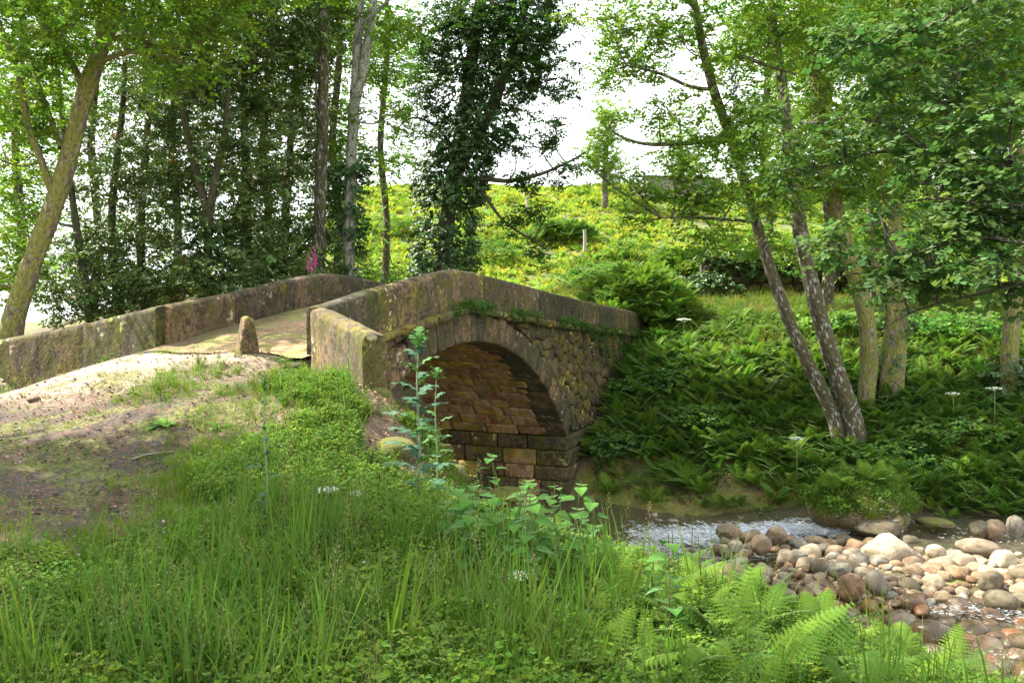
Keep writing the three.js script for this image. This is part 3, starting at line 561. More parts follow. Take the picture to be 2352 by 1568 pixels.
// ---------------------------------------------------------------- foreground grass and herbs
reseed(601);
{
  const short = [grassTuft(15, 0.07, 0.18, 0.005, 0.06), grassTuft(15, 0.08, 0.2, 0.005, 0.07), grassTuft(12, 0.1, 0.24, 0.006, 0.06)];
  const mid = [grassTuft(13, 0.16, 0.4, 0.007, 0.06), grassTuft(12, 0.2, 0.42, 0.008, 0.07), grassTuft(10, 0.15, 0.36, 0.007, 0.05)];
  const tall = [grassTuft(8, 0.4, 0.75, 0.011, 0.05), grassTuft(7, 0.35, 0.8, 0.012, 0.05), grassTuft(9, 0.35, 0.62, 0.01, 0.06)];
  const herbs = [herb(22, 0.13, 0.02, OVAL), herb(24, 0.17, 0.018, ROUND), herb(20, 0.2, 0.024, NARROW), herb(26, 0.1, 0.016, ROUND), herb(18, 0.15, 0.026, HEART), herb(26, 0.22, 0.014, NARROW)];
  const straw = (c) => (rnd() < 0.05 ? [0.3, 0.26, 0.12] : c);
  const A = [], B = [], C = [], H = [];
  for (let k = 0; k < 125000; k++) {
    const D = 2.0 + 9.5 * Math.pow(rnd(), 1.25), X = R(-0.74, 0.72) * (D + 1.1);
    if (!wallClear(X, D) || wet(X, D) || barZone(X, D)) continue;
    const p = pathIn(X, D), [v, w] = toVW(X, D); if (v > -6.9 && w < 0.1) continue;
    if (v > -6.6 && w > 3 && height(X, D) < -3.9) continue;
    const y = height(X, D) - 0.005, patch = fbm3(X * 0.9, 11, D * 0.9, 3), patch2 = fbm3(X * 0.7 + 5, 13, D * 0.7, 3);
    const sunny = smooth(8.6, 9.6, D + 0.12 * (X + 4)) * smooth(-6, -3.2, X);
    let dens = p < 0.05 ? 1 : sunny > 0.5 ? 0.45 * smooth(-0.15, 0.25, patch) * (1 - smooth(1.3, 1.9, p)) : 0.02 + 0.24 * (1 - smooth(0.05, 0.75, p));
    if (p < 0.05 && p > -0.35 && sunny < 0.5) dens = 0.5;
    if (X > 0.9 && rnd() < 0.35) continue;
    if (rnd() > dens) continue;
    const pos = V3(X, y, -D), ry = R(0, 6.283), tilt = [R(-0.15, 0.15), R(-0.15, 0.15)], base = { p: pos, ry, rx: tilt[0], rz: tilt[1] };
    if (ROCKSPOTS.some(([x, d, r]) => Math.hypot(X - x, D - d) < r || (Math.abs(X / D - x / d) < r / d * 0.9 && D < d && d - D < 0.55 && rnd() < 0.75))) continue;
    const edge = p > -0.3, q = rnd(), right = Math.max(smooth(-0.1, 0.8, X), smooth(-0.9, -0.6, X) * smooth(5.4, 5.8, D) * (1 - smooth(7.6, 8, D))), bare = smooth(7.3, 8, D) * smooth(-1.7, -1.1, X) * (1 - smooth(0.6, 1.2, X)); if (bare > 0.5 && rnd() < 0.45) continue;
    const qm = 0.34 + (D < 6.2 ? 0.17 : 0.05) * (1 - 0.85 * right) * (1 - bare), qt = qm + (X > -1.9 && D < 5.4 ? 0.035 : 0.006) * (1 - 0.6 * right);
    if (edge || q < 0.34) { if (A.length < 22000) A.push({ ...base, s: R(0.6, 1.3) * (edge ? 0.7 : 1) * (0.75 + 0.9 * Math.max(-0.3, patch)), c: straw(green([0.139, 0.24, 0.0145])) }); }
    else if (q < qm && patch2 > -0.25) { if (B.length < 14000) B.push({ ...base, s: R(0.5, 1.05) * (0.85 + 0.8 * patch), c: straw(green([0.123, 0.23, 0.0157], 0.35, 0.3)) }); }
    else if (q < qt && patch2 > -0.1) { if (C.length < 2600) C.push({ ...base, s: R(0.6, 1.1), c: green([0.113, 0.217, 0.0206], 0.25, 0.25) }); }
    else if (H.length < 30000) H.push({ ...base, s: R(0.7, 1.35) * (1 - 0.35 * smooth(7.5, 8.5, D)), c: green([0.144, 0.255, 0.0169], 0.35, 0.3) });
    if (sunny > 0.4 && rnd() < 0.08) H.push({ ...base, p: pos.clone().add(V3(R(-0.1, 0.1), 0, R(-0.1, 0.1))), s: R(0.5, 1.1), c: green([0.155, 0.26, 0.0182], 0.3, 0.3) });
  }
  stuff('short_grass', 'short fresh grass of the near bank and path edge', 'grass', short, M.leaf, A);
  stuff('meadow_grass', 'knee-high green grass covering the near bank', 'grass', mid, M.leaf, B);
  stuff('tall_grass', 'long broad grass blades standing in the near bank', 'grass', tall, M.leaf, C);
  stuff('low_herbs', 'small round-leaved herbs growing through the grass', 'herbs', herbs, M.leaf, H);
  const fl = new Soup(); for (let k = 0; k < 5; k++) fl.leaf(V3(0, 0, 0), outward(k * 1.2566, 0.35), UPV, 0.008, 0.004, ROUND, 0, 0.1); const W = [];
  for (let k = 0; k < 1400; k++) { const q = pick(H); if (-q.p.z > 10.8) continue; W.push({ p: q.p.clone().add(V3(R(-0.1, 0.1), R(0.1, 0.22), R(-0.1, 0.1))), ry: R(0, 6.28), rx: R(-0.6, 0.6), rz: R(-0.6, 0.6), s: R(0.7, 1.3), c: -q.p.z > 7.5 ? pick([[0.4, 0.45, 0.75], [0.75, 0.75, 0.7], [0.65, 0.6, 0.1]]) : pick([[0.6, 0.25, 0.5], [0.6, 0.25, 0.5], [0.7, 0.7, 0.7]]) }); }
  stuff('tiny_wildflowers', 'tiny pink, blue and white flowers dotted through the grass', 'flowers', [fl.geo()], M.leaf, W);
  const seedHead = () => { const s = new Soup(), lean = R(-0.12, 0.12), top = V3(lean, 0.55, R(-0.08, 0.08)); s.stalk(V3(0, 0, 0), top.clone().multiplyScalar(0.6), 0.0014, 0.0012); s.stalk(top.clone().multiplyScalar(0.6), top, 0.0012, 0.0008); for (let k = 0; k < 22; k++) { const u = 0.72 + 0.28 * k / 22, b = top.clone().multiplyScalar(u), d = outward(k * 2.4, 0.5); s.leaf(b.addScaledVector(d, 0.02 * (1.05 - u) * 4), d.add(V3(0, 0.6, 0)), V3(0.3, 1, 0.2), 0.014, 0.003, [[0.4, 1]], 0.2, 0.1); } return s.geo(); }, SH = [];
  for (const q of B) if (rnd() < 0.07) SH.push({ ...q, s: R(0.7, 1.25), c: pick([[0.206, 0.24, 0.0545], [0.26, 0.25, 0.11], [0.165, 0.23, 0.0363]]) });
  stuff('seeding_grass', 'thin grass stalks with pale seed heads above the near bank', 'grass', [seedHead(), seedHead(), seedHead()], M.leaf, SH);
  // grass and weeds along wall feet and the far flat
  const E = [], F = [];
  for (let k = 0; k < 26000; k++) { const v = R(7.5, 19), w = R(-5, 17), [X, D] = toXD(v, w); if (!wallClear(X, D)) continue; const y = height(X, D); E.push({ p: V3(X, y - 0.01, -D), ry: R(0, 6.28), s: R(0.6, 1.7), c: green(fbm3(X * 0.5, 3, D * 0.5, 3) > 0.05 ? [0.206, 0.23, 0.0363] : [0.123, 0.212, 0.0182], 0.4, 0.3) }); }
  stuff('verge_grass', 'light green grass on the flat ground beyond the bridge', 'grass', [mid[0], herbs[0], herbs[2], short[1], herbs[4]], M.leaf, E);
  for (let k = 0; k < 1500; k++) { const X = R(-12, -4.4), D = R(11.5, 17); const dist = Math.min(...[[-4.9, 12.36, -6.4, 13.25], [-6.4, 13.25, -8.3, 14.2], [-8.3, 14.2, -12, 16]].map(([a, b, c, d]) => { const dx = c - a, dy = d - b, u = clamp(((X - a) * dx + (D - b) * dy) / (dx * dx + dy * dy)); return Math.hypot(X - a - u * dx, D - b - u * dy); })); if (dist > 0.2 && dist < 0.42 && fbm3(X, 3, D, 2) > -0.05) F.push({ p: V3(X, height(X, D), -D), ry: R(0, 6.28), s: R(0.7, 1.3), c: green([0.103, 0.221, 0.0212]) }); }
  stuff('wall_foot_weeds', 'small weeds along the foot of the long low wall', 'weeds', [herbs[0], short[0], herbs[1]], M.leaf, F);
}
// ---------------------------------------------------------------- trees
function tube(pts, radii, sides = 8, lump = 0.06, uvk = 1) {
  const curve = new THREE.CatmullRomCurve3(pts, false, 'centripetal'), L = curve.getLength(), n = Math.max(3, Math.ceil(L / Math.max(0.12, radii[0] * 1.1))), pos = [], uv = [], idx = [];
  let prev = V3(1, 0, 0.3).normalize();
  for (let i = 0; i <= n; i++) {
    const t = i / n, c = curve.getPointAt(t), d = curve.getTangentAt(t), s = prev.clone().addScaledVector(d, -prev.dot(d)).normalize(), b = V3().crossVectors(d, s); prev = s;
    const f = t * (radii.length - 1), k = Math.min(radii.length - 2, Math.floor(f)), r = lerp(radii[k], radii[k + 1], f - k);
    for (let j = 0; j <= sides; j++) { const a = j / sides * 6.2832, rr = r * (1 + lump * 2 * n3(Math.cos(a) * 1.3 + c.x, c.y * 1.4, Math.sin(a) * 1.3 + c.z)); pos.push(c.x + rr * (Math.cos(a) * s.x + Math.sin(a) * b.x), c.y + rr * (Math.cos(a) * s.y + Math.sin(a) * b.y), c.z + rr * (Math.cos(a) * s.z + Math.sin(a) * b.z)); uv.push(j / sides * Math.max(1, Math.round(6.28 * r * 2)) * uvk, t * L * uvk); }
  }
  for (let i = 0; i < n; i++) for (let j = 0; j < sides; j++) { const a = i * (sides + 1) + j, b = a + sides + 1; idx.push(a, a + 1, b, a + 1, b + 1, b); }
  return geoOf(pos, idx, uv);
}
reseed(701);
// leafy sprigs, about 0.35 m long, growing along +x
function sprig(n, len, leafL, leafW, outline, fold, droop, twig = 0.003) {
  const s = new Soup(); s.stalk(V3(0, 0, 0), V3(len, 0.02, 0), twig, twig * 0.4);
  for (let k = 0; k < n; k++) { const t = (k + 0.6) / n, b = V3(len * t, 0.02 * t, 0), yaw = (k % 2 ? 1 : -1) * R(0.5, 1.3), d = V3(Math.cos(yaw), R(-0.5, 0.45), Math.sin(yaw)), up = V3(R(-0.6, 0.6), 1, R(-0.6, 0.6)); s.leaf(b.add(V3(0, R(-0.03, 0.03), 0)), d, up, leafL * R(0.75, 1.2), leafW * R(0.8, 1.15), outline, fold, droop); }
  return s.geo();
}
const HEX = [[0.35, 1], [0.72, 0.72]];
const SPR = {
  alder: [sprig(9, 0.36, 0.075, 0.034, HEX, 0.2, 0.15), sprig(8, 0.3, 0.08, 0.036, HEX, 0.15, 0.25), sprig(10, 0.4, 0.07, 0.032, HEX, 0.25, 0.1)],
  laurel: [sprig(11, 0.32, 0.1, 0.021, HEX, 0.25, 0.2), sprig(12, 0.3, 0.09, 0.02, HEX, 0.2, 0.3), sprig(10, 0.28, 0.095, 0.023, HEX, 0.3, 0.15)],
  oak: [sprig(10, 0.3, 0.085, 0.027, HEX, 0.2, 0.2), sprig(9, 0.3, 0.09, 0.03, HEX, 0.2, 0.2), sprig(9, 0.34, 0.08, 0.028, HEX, 0.1, 0.3)],
  ivy: [sprig(11, 0.26, 0.07, 0.036, [[0.08, 0.8], [0.3, 1], [0.7, 0.5]], 0.12, 0.25), sprig(10, 0.24, 0.075, 0.036, [[0.08, 0.8], [0.3, 1], [0.7, 0.5]], 0.12, 0.25)],
  broad: [sprig(6, 0.34, 0.085, 0.04, ROUND, 0.15, 0.15), sprig(7, 0.38, 0.08, 0.038, ROUND, 0.2, 0.2), sprig(5, 0.3, 0.09, 0.042, ROUND, 0.1, 0.3)],
};
M.leafLaurel = new THREE.MeshPhysicalMaterial({ color: RGB(1, 1, 1), transmission: 0.34, thickness: 0, roughness: 0.55, ior: 1.45, side: THREE.DoubleSide });
M.leafIvy = new THREE.MeshPhysicalMaterial({ color: RGB(1, 1, 1), transmission: 0.2, thickness: 0, roughness: 0.5, ior: 1.45, side: THREE.DoubleSide });
const KIND = {
  alder: { col: [0.165, 0.29, 0.02], mat: M.leaf }, laurel: { col: [0.101, 0.171, 0.0242], mat: M.leafLaurel }, oak: { col: [0.0781, 0.182, 0.0182], mat: M.leaf },
  ivy: { col: [0.0413, 0.101, 0.0169], mat: M.leafIvy }, broad: { col: [0.11, 0.23, 0.0182], mat: M.leaf },
};
// stems: [{pts: [[px, py, D], ...], r: [..]}]; blobs: [px, py, D, rx, ry, rz, sprigs, (stem, t)] ; world blobs may be given as {c: Vector3, ...}
function tree(name, label, stems, blobs, kind, bark, opt = {}) {
  const P0 = stems[0].pts[0], first = P0.isVector3 ? P0 : at(...P0), baseY = Math.min(first.y, height(first.x, -first.z));
  const base = V3(first.x, baseY, first.z), t = thing(name, label, 'tree', base, opt.group);
  const loc = (g) => g.translate(-base.x, -base.y, -base.z);
  const curves = stems.map((s, k) => { const pts = s.pts.map((p) => (p.isVector3 ? p.clone() : at(...p))); if (!s.branch) { const a = pts[0], gy = height(a.x, -a.z); if (a.y > gy - 0.1) pts.unshift(V3(a.x + (a.x - pts[1].x) * 0.1, gy - 0.25, a.z)); } part(s.branch ? 'limb' : 'trunk', loc(tube(pts, s.r, s.branch ? 7 : 12, s.branch ? 0.08 : 0.09)), bark, t); return new THREE.CatmullRomCurve3(pts, false, 'centripetal'); });
  const twigs = [], leaves = [], K = KIND[kind], col = opt.col ?? K.col, dv = opt.dv ?? 0.3, sc = opt.scale ?? 1;
  for (const b of blobs) {
    const c = b.c ? b.c : at(b[0], b[1], b[2]), rx = b.c ? b.r[0] : b[3], ry = b.c ? b.r[1] : b[4], rz = b.c ? b.r[2] : b[5], cnt = b.c ? b.n : b[6];
    // limb from the nearest stem, coming up from below the clump
    let best = null, bd = 1e9;
    for (const cv of curves) for (let q = 0; q <= 20; q++) { const p = cv.getPoint(q / 20), d = p.distanceTo(c) + 1.2 * Math.max(0, p.y - c.y + 0.3); if (d < bd && q > 3) { bd = d; best = p; } }
    const len = best.distanceTo(c), r0 = clamp(0.012 + 0.012 * len, 0.012, 0.07), mid = best.clone().lerp(c, 0.5).add(V3(R(-0.15, 0.15) * len, -0.08 * len + R(-0.1, 0.1) * len, R(-0.15, 0.15) * len));
    const limb = new THREE.CatmullRomCurve3([best, mid, c]);
    if (len < 9) twigs.push(tube([best, mid, c], [r0, r0 * 0.65, r0 * 0.35], 5, 0.05));
    const per = 13, tw = Math.max(1, Math.round(cnt * (opt.more ?? 1) / per));
    for (let k = 0; k < tw; k++) {
      let o; do o = V3(R(-1, 1), R(-1, 1), R(-1, 1)); while (o.lengthSq() > 1);
      const tip = c.clone().add(V3(o.x * rx, o.y * ry, o.z * rz)), s0 = limb.getPoint(R(0.55, 1)), bend = s0.clone().lerp(tip, 0.55).add(V3(0, R(-0.02, 0.14) * s0.distanceTo(tip), 0));
      if (!opt.noTwigs && (opt.twigs ?? 1) > rnd()) twigs.push(tube([s0, bend, tip], [0.009 * sc, 0.006 * sc, 0.0025], 3, 0));
      const cv = new THREE.QuadraticBezierCurve3(s0, bend, tip), tone = 1 + R(-0.18, 0.18);
      for (let q = 0; q < per; q++) { const u = 0.3 + 0.7 * Math.sqrt(rnd()), p = cv.getPoint(u), g = 0.13 + 0.05 * (rx + rz); p.add(V3(gauss() * g, gauss() * g * 0.8, gauss() * g)); const cc = green(col, dv, 0.25); leaves.push({ p: p.sub(base), ry: R(0, 6.283), rz: R(-0.75, 0.5), rx: R(-0.7, 0.7), s: sc * R(0.75, 1.25), c: mul3(rnd() < (opt.old ?? 0) ? [0.3, 0.16, 0.02] : cc, tone) }); }
    }
  }
  if (twigs.length) part('branches', loc(mergeGeometries(twigs)), bark, t).userData.kind = 'stuff';
  const cr = new THREE.Group(); cr.name = 'crown'; cr.userData.kind = 'stuff'; t.add(cr);
  SPR[kind].forEach((g, k) => { const l = leaves.filter((_, i) => i % SPR[kind].length === k); if (l.length) copies('leaves', g, K.mat, l, cr).userData.kind = 'stuff'; });
  for (const iv of opt.ivy ?? []) { // ivy wrapped round a stem between two heights
    const cv = curves[iv.stem ?? 0], list = [];
    for (let k = 0; k < iv.n; k++) { const u = lerp(iv.t0, iv.t1, Math.pow(rnd(), iv.pow ?? 1)), p = cv.getPoint(u), a = R(0, 6.283), rr = iv.r * (0.45 + 0.75 * Math.sqrt(rnd())) * (1 + 0.5 * fbm3(p.y * 1.1, a, 3, 2)); list.push({ p: V3(p.x + Math.cos(a) * rr, p.y + R(-0.1, 0.1), p.z + Math.sin(a) * rr).sub(base), ry: -a + R(-0.9, 0.9), rz: R(-1.1, 0.2), rx: R(-0.5, 0.5), s: R(0.75, 1.3), c: green(KIND.ivy.col, 0.35, 0.25) }); }
    const g = new THREE.Group(); g.name = 'ivy'; g.userData.kind = 'stuff'; t.add(g);
    SPR.ivy.forEach((ge, k) => copies('leaves', ge, M.leafIvy, list.filter((_, i) => i % 2 === k), g).userData.kind = 'stuff');
  }
  return t;
}
// left: the leaning mossy trunk behind the long wall
reseed(702);
tree('leaning_tree', 'thick leaning tree with a yellow-green mossy trunk behind the long low wall', [
  { pts: [[25, 760, 16], [60, 640, 16], [130, 450, 16], [165, 330, 16], [195, 215, 16], [235, 100, 16], [272, -10, 16], [300, -160, 15.6], [330, -420, 15]], r: [0.25, 0.2, 0.18, 0.165, 0.155, 0.15, 0.14, 0.12, 0.08] },
  { pts: [[240, 90, 16], [225, 30, 16], [215, -40, 15.8], [190, -200, 15.5]], r: [0.1, 0.09, 0.08, 0.05], branch: 1 },
  { pts: [[125, 455, 16], [112, 425, 15.9], [90, 360, 15.8], [66, 300, 15.7], [44, 180, 15.5], [8, 80, 15.3], [-40, -40, 15]], r: [0.07, 0.065, 0.06, 0.055, 0.05, 0.04, 0.03], branch: 1 },
  { pts: [[190, 200, 16], [172, 160, 16.1], [132, 100, 16.2], [95, 40, 16.3], [70, -60, 16.4]], r: [0.07, 0.065, 0.055, 0.05, 0.03], branch: 1 },
  { pts: [[140, 340, 16], [110, 257, 16.3], [80, 170, 16.6], [60, 110, 16.8]], r: [0.06, 0.05, 0.045, 0.03], branch: 1 },
  { pts: [[245, 92, 16], [290, 85, 15.8], [380, 105, 15.5], [460, 100, 15.2]], r: [0.055, 0.05, 0.04, 0.02], branch: 1 },
  { pts: [[212, 160, 16], [255, 130, 15.8], [330, 118, 15.5], [430, 150, 15.2]], r: [0.055, 0.045, 0.035, 0.02], branch: 1 },
], [[40, 120, 15.2, 1.6, 1.2, 1.4, 190], [-60, 330, 15.5, 1.4, 1.3, 1.4, 170], [30, 420, 16, 1.0, 1.0, 1.2, 120], [300, 40, 15.2, 1.5, 0.9, 1.3, 220], [450, 60, 15, 1.6, 0.8, 1.3, 230], [390, 170, 15.2, 1.2, 0.6, 1, 110], [150, -60, 15, 2.2, 1.4, 2, 380], [420, -160, 14.6, 2.4, 1.5, 2.2, 520], [-120, -120, 15, 2.2, 1.6, 2, 400], [640, -120, 14.6, 2.0, 1.2, 2, 380], [250, -420, 15, 3, 1.6, 2.6, 620], [60, 520, 16.5, 0.9, 0.9, 1, 90], [-100, 560, 16.5, 1.2, 1, 1, 160], [90, 250, 16.4, 1.0, 1.0, 1, 170], [10, 220, 15.6, 1.2, 1, 1, 170], [100, 60, 15.8, 1.3, 0.9, 1, 190], [40, 620, 16.6, 1, 0.6, 0.8, 110]], 'alder', M.barkMossy, {});
// the dark evergreen stand behind the long wall
const stand = [
  ['slim dark evergreen tree second from the leaning mossy trunk', [[205, 730, 18], [180, 560, 18], [158, 400, 18], [140, 250, 18], [125, 100, 18]], 0.11, [[230, 520, 18.5, 1.3, 1.2, 1.2, 150], [150, 600, 18.5, 1.2, 0.8, 1.2, 120], [210, 330, 18.4, 1.2, 1.1, 1.2, 130], [130, 480, 18.6, 1, 1, 1, 70], [250, 650, 18.4, 1.1, 0.7, 1, 150], [120, 690, 17.6, 0.9, 0.5, 0.9, 110]]],
  ['reddish thin evergreen tree rising just left of the ivy-footed forked tree', [[275, 715, 19], [255, 560, 19], [262, 420, 19], [280, 250, 19], [290, 60, 19]], 0.12, [[320, 400, 19.2, 1.5, 1.2, 1.4, 250], [300, 560, 19.2, 1.4, 1.0, 1.2, 190], [330, 230, 19, 1.5, 1.2, 1.3, 240], [350, 660, 18.6, 1.3, 0.7, 1.1, 230], [200, 710, 18, 1.0, 0.5, 1, 120]]],
  ['dark evergreen tree with slender stem beside the forked tree', [[330, 710, 20], [322, 560, 20], [330, 400, 20], [345, 200, 20], [350, 0, 20]], 0.13, [[400, 320, 20, 1.7, 1.3, 1.5, 330], [390, 500, 20, 1.5, 1.2, 1.4, 270], [400, 130, 19.6, 1.8, 1.2, 1.6, 330], [430, 640, 19, 1.5, 0.9, 1.2, 300], [300, 630, 19.4, 1.2, 0.7, 1.2, 170]]],
  ['forked evergreen tree with ivy round its foot behind the long wall', [[480, 690, 18.5], [478, 560, 18.5], [478, 505, 18.5], [452, 400, 18.5], [418, 250, 18.5], [400, 110, 18.5]], 0.13, [[470, 210, 19, 1.7, 1.3, 1.6, 330], [540, 330, 19, 1.6, 1.2, 1.5, 330], [500, 60, 18.6, 2.0, 1.3, 1.8, 400], [450, 430, 19.3, 1.5, 0.9, 1.2, 190], [560, 500, 19, 1.4, 1.0, 1.2, 260], [520, 630, 18.2, 1.5, 0.7, 1.1, 320]]],
  ['dark straight evergreen tree between the forked tree and the vine-wrapped trunk', [[566, 690, 20.5], [565, 560, 20.5], [566, 420, 20.5], [560, 260, 20.5], [566, 60, 20.5]], 0.17, [[600, 260, 20.4, 1.8, 1.5, 1.6, 420], [640, 420, 20.4, 1.6, 1.3, 1.5, 360], [620, 90, 20, 2.0, 1.4, 1.8, 460], [590, 560, 20, 1.6, 1.0, 1.3, 330], [650, 620, 19.2, 1.6, 0.7, 1.2, 360], [520, 160, 20.6, 1.6, 1.3, 1.4, 280]]],
  ['leafy evergreen tree crowding the vine-wrapped trunk', [[650, 680, 21.5], [655, 520, 21.5], [665, 350, 21.5], [680, 150, 21.5], [690, -40, 21.5]], 0.14, [[690, 230, 21.4, 1.5, 1.5, 1.5, 330], [680, 400, 21.4, 1.4, 1.2, 1.4, 280], [700, 60, 21, 1.7, 1.4, 1.7, 380], [700, 560, 20.8, 1.2, 0.9, 1.2, 210], [740, 520, 21.4, 0.9, 1, 1, 120]]],
];
stand.forEach(([label, pts, r, blobs], k) => {
  reseed(710 + k);
  const more = blobs.map((b) => [b[0] + R(-40, 40), b[1] + R(-40, 40), b[2] + R(-0.5, 0.5), b[3] * 1.1, b[4] * 1.15, b[5], Math.round(b[6] * 0.12)]); blobs = blobs.concat(more);
  const stems = [{ pts, r: [r, r * 0.85, r * 0.75, r * 0.6, r * 0.4] }];
  if (k === 3) stems.push({ pts: [[478, 505, 18.5], [495, 400, 18.4], [515, 310, 18.3], [525, 200, 18.2]], r: [0.1, 0.08, 0.07, 0.04], branch: 1 });
  tree('evergreen_tree', label, stems, blobs.concat([[blobs[0][0] + 20, -150, blobs[0][2], 2.2, 1.6, 2, 420], [blobs[0][0] - 60, -380, blobs[0][2], 2.4, 1.6, 2.2, 420]]), 'laurel', M.barkDark, { group: 'evergreen trees behind the long wall', old: 0.008, ivy: k === 3 ? [{ stem: 0, t0: 0.02, t1: 0.5, r: 0.28, n: 260 }] : k === 4 ? [{ stem: 0, t0: 0, t1: 0.6, r: 0.26, n: 220 }] : [] });
});
// vine-wrapped brown trunk
reseed(730);
tree('vine_wrapped_tree', 'straight brown trunk wrapped in bare vine stems beside the pale birch', [
  { pts: [[732, 640, 20], [733, 520, 20], [738, 380, 20], [742, 200, 20], [744, 0, 20], [748, -300, 20]], r: [0.16, 0.15, 0.14, 0.13, 0.12, 0.06] },
  { pts: [0, 1, 2, 3, 4, 5, 6, 7, 8, 9].map((k) => [735 + 13 * Math.sin(k * 1.7), 620 - 62 * k, 19.86 + 0.08 * Math.cos(k * 1.7)]), r: [0.025, 0.02, 0.015], branch: 1 },
  { pts: [0, 1, 2, 3, 4, 5, 6, 7, 8, 9].map((k) => [737 + 13 * Math.sin(k * 1.3 + 2), 625 - 66 * k, 19.86 + 0.06 * Math.cos(k * 1.3)]), r: [0.02, 0.018, 0.012], branch: 1 },
], [[700, -60, 20, 2, 1.2, 2, 330], [800, 40, 20.5, 1.2, 0.9, 1.2, 120], [690, 120, 20.4, 0.9, 1, 1, 110], [780, -240, 20, 2.4, 1.6, 2.2, 420], [760, 300, 20.6, 0.7, 0.8, 0.8, 50]], 'alder', M.barkBrown, {});
// pale birch with ivy on its lower trunk
reseed(735);
tree('pale_birch_tree', 'pale lichen-spotted birch trunk that forks high up, ivy round its lower half', [
  { pts: [[800, 650, 20.5], [802, 500, 20.5], [806, 370, 20.5], [812, 260, 20.5], [820, 130, 20.5], [826, 0, 20.5], [830, -250, 20.5]], r: [0.17, 0.165, 0.15, 0.145, 0.12, 0.1, 0.06] },
  { pts: [[815, 240, 20.5], [836, 150, 20.4], [850, 60, 20.3], [860, -20, 20.2], [880, -240, 20]], r: [0.12, 0.115, 0.105, 0.1, 0.05], branch: 1 },
  { pts: [[822, 95, 20.4], [840, 50, 20.1], [868, 25, 19.9], [890, 2, 19.7], [930, -40, 19.5]], r: [0.06, 0.055, 0.045, 0.035, 0.02], branch: 1 },
], [[900, 60, 20, 1.1, 0.9, 1.2, 90], [930, 260, 20.6, 1.0, 0.8, 1, 80], [880, 330, 20.8, 0.8, 0.8, 0.8, 70], [870, 170, 20.6, 0.6, 0.8, 0.8, 45], [900, -160, 20, 2.4, 1.4, 2, 380], [760, -100, 20.6, 1.6, 1.2, 1.6, 200], [780, 430, 21.4, 0.7, 1.2, 0.8, 80], [1000, -60, 20, 1.6, 0.9, 1.4, 160]], 'alder', M.barkPale, { ivy: [{ stem: 0, t0: 0.02, t1: 0.44, r: 0.21, n: 420 }] });
// the big ivy-clad oak beyond the bridge
reseed(740);
tree('ivy_clad_oak', 'big dark oak smothered in ivy standing beyond the crest of the bridge', [
  { pts: [[1015, 640, 23], [1022, 560, 23], [1035, 440, 23], [1055, 330, 23], [1072, 210, 23], [1090, 90, 23], [1110, -40, 23], [1140, -300, 23]], r: [0.27, 0.24, 0.22, 0.2, 0.18, 0.16, 0.14, 0.08] },
  { pts: [[1040, 420, 23], [1075, 350, 22.9], [1120, 270, 22.8], [1160, 170, 22.7], [1200, 40, 22.6], [1230, -100, 22.5]], r: [0.16, 0.15, 0.14, 0.12, 0.1, 0.06], branch: 1 },
  { pts: [[1045, 415, 23], [1100, 410, 22.7], [1170, 415, 22.4], [1240, 400, 22.1], [1300, 375, 21.9], [1345, 350, 21.7]], r: [0.075, 0.07, 0.06, 0.05, 0.035, 0.02], branch: 1 },
  { pts: [[1050, 400, 23], [1105, 440, 22.6], [1150, 500, 22.2], [1195, 535, 21.9], [1250, 560, 21.6]], r: [0.055, 0.05, 0.04, 0.03, 0.015], branch: 1 },
  { pts: [[1050, 350, 23], [1000, 290, 22.8], [950, 270, 22.6], [905, 300, 22.4]], r: [0.05, 0.04, 0.03, 0.015], branch: 1 },
], [[1080, 60, 23, 1.4, 1.3, 1.4, 330], [1180, 80, 22.6, 1.4, 1.5, 1.4, 380], [1230, 200, 22.4, 0.9, 1.0, 1, 150], [1020, 160, 23, 1.3, 1.2, 1.2, 260], [1280, 180, 22.2, 0.8, 0.8, 0.8, 110], [1240, 300, 22.2, 0.8, 0.6, 0.8, 90], [960, 200, 22.8, 0.9, 0.8, 0.8, 90], [1250, 20, 22.3, 1.0, 0.9, 1, 170], [960, 110, 22.8, 1.0, 0.9, 1, 90], [930, 280, 22.6, 0.6, 0.5, 0.7, 35], [1180, 330, 22.6, 0.7, 0.5, 0.7, 60], [1270, 300, 22, 0.5, 0.5, 0.6, 30], [1290, 400, 21.9, 0.8, 0.45, 0.7, 75], [1200, 430, 22.2, 0.9, 0.5, 0.7, 80], [1270, 470, 21.8, 0.6, 0.4, 0.6, 45], [1180, 510, 22, 0.8, 0.45, 0.6, 60], [1250, 560, 21.7, 0.7, 0.45, 0.6, 55], [1230, -160, 22.6, 2.6, 1.6, 2.2, 560], [1040, -200, 23, 2.4, 1.6, 2.2, 480], [1270, 90, 22.2, 0.9, 0.9, 1, 130], [1000, 60, 23, 1.0, 1, 1, 120]], 'oak', M.barkDark, { col: [0.0551, 0.134, 0.0169], ivy: [{ stem: 0, t0: 0.04, t1: 0.45, r: 0.62, n: 1000 }, { stem: 0, t0: 0.35, t1: 0.98, r: 0.75, n: 1500 }, { stem: 1, t0: 0.1, t1: 1, r: 0.7, n: 1300 }] });
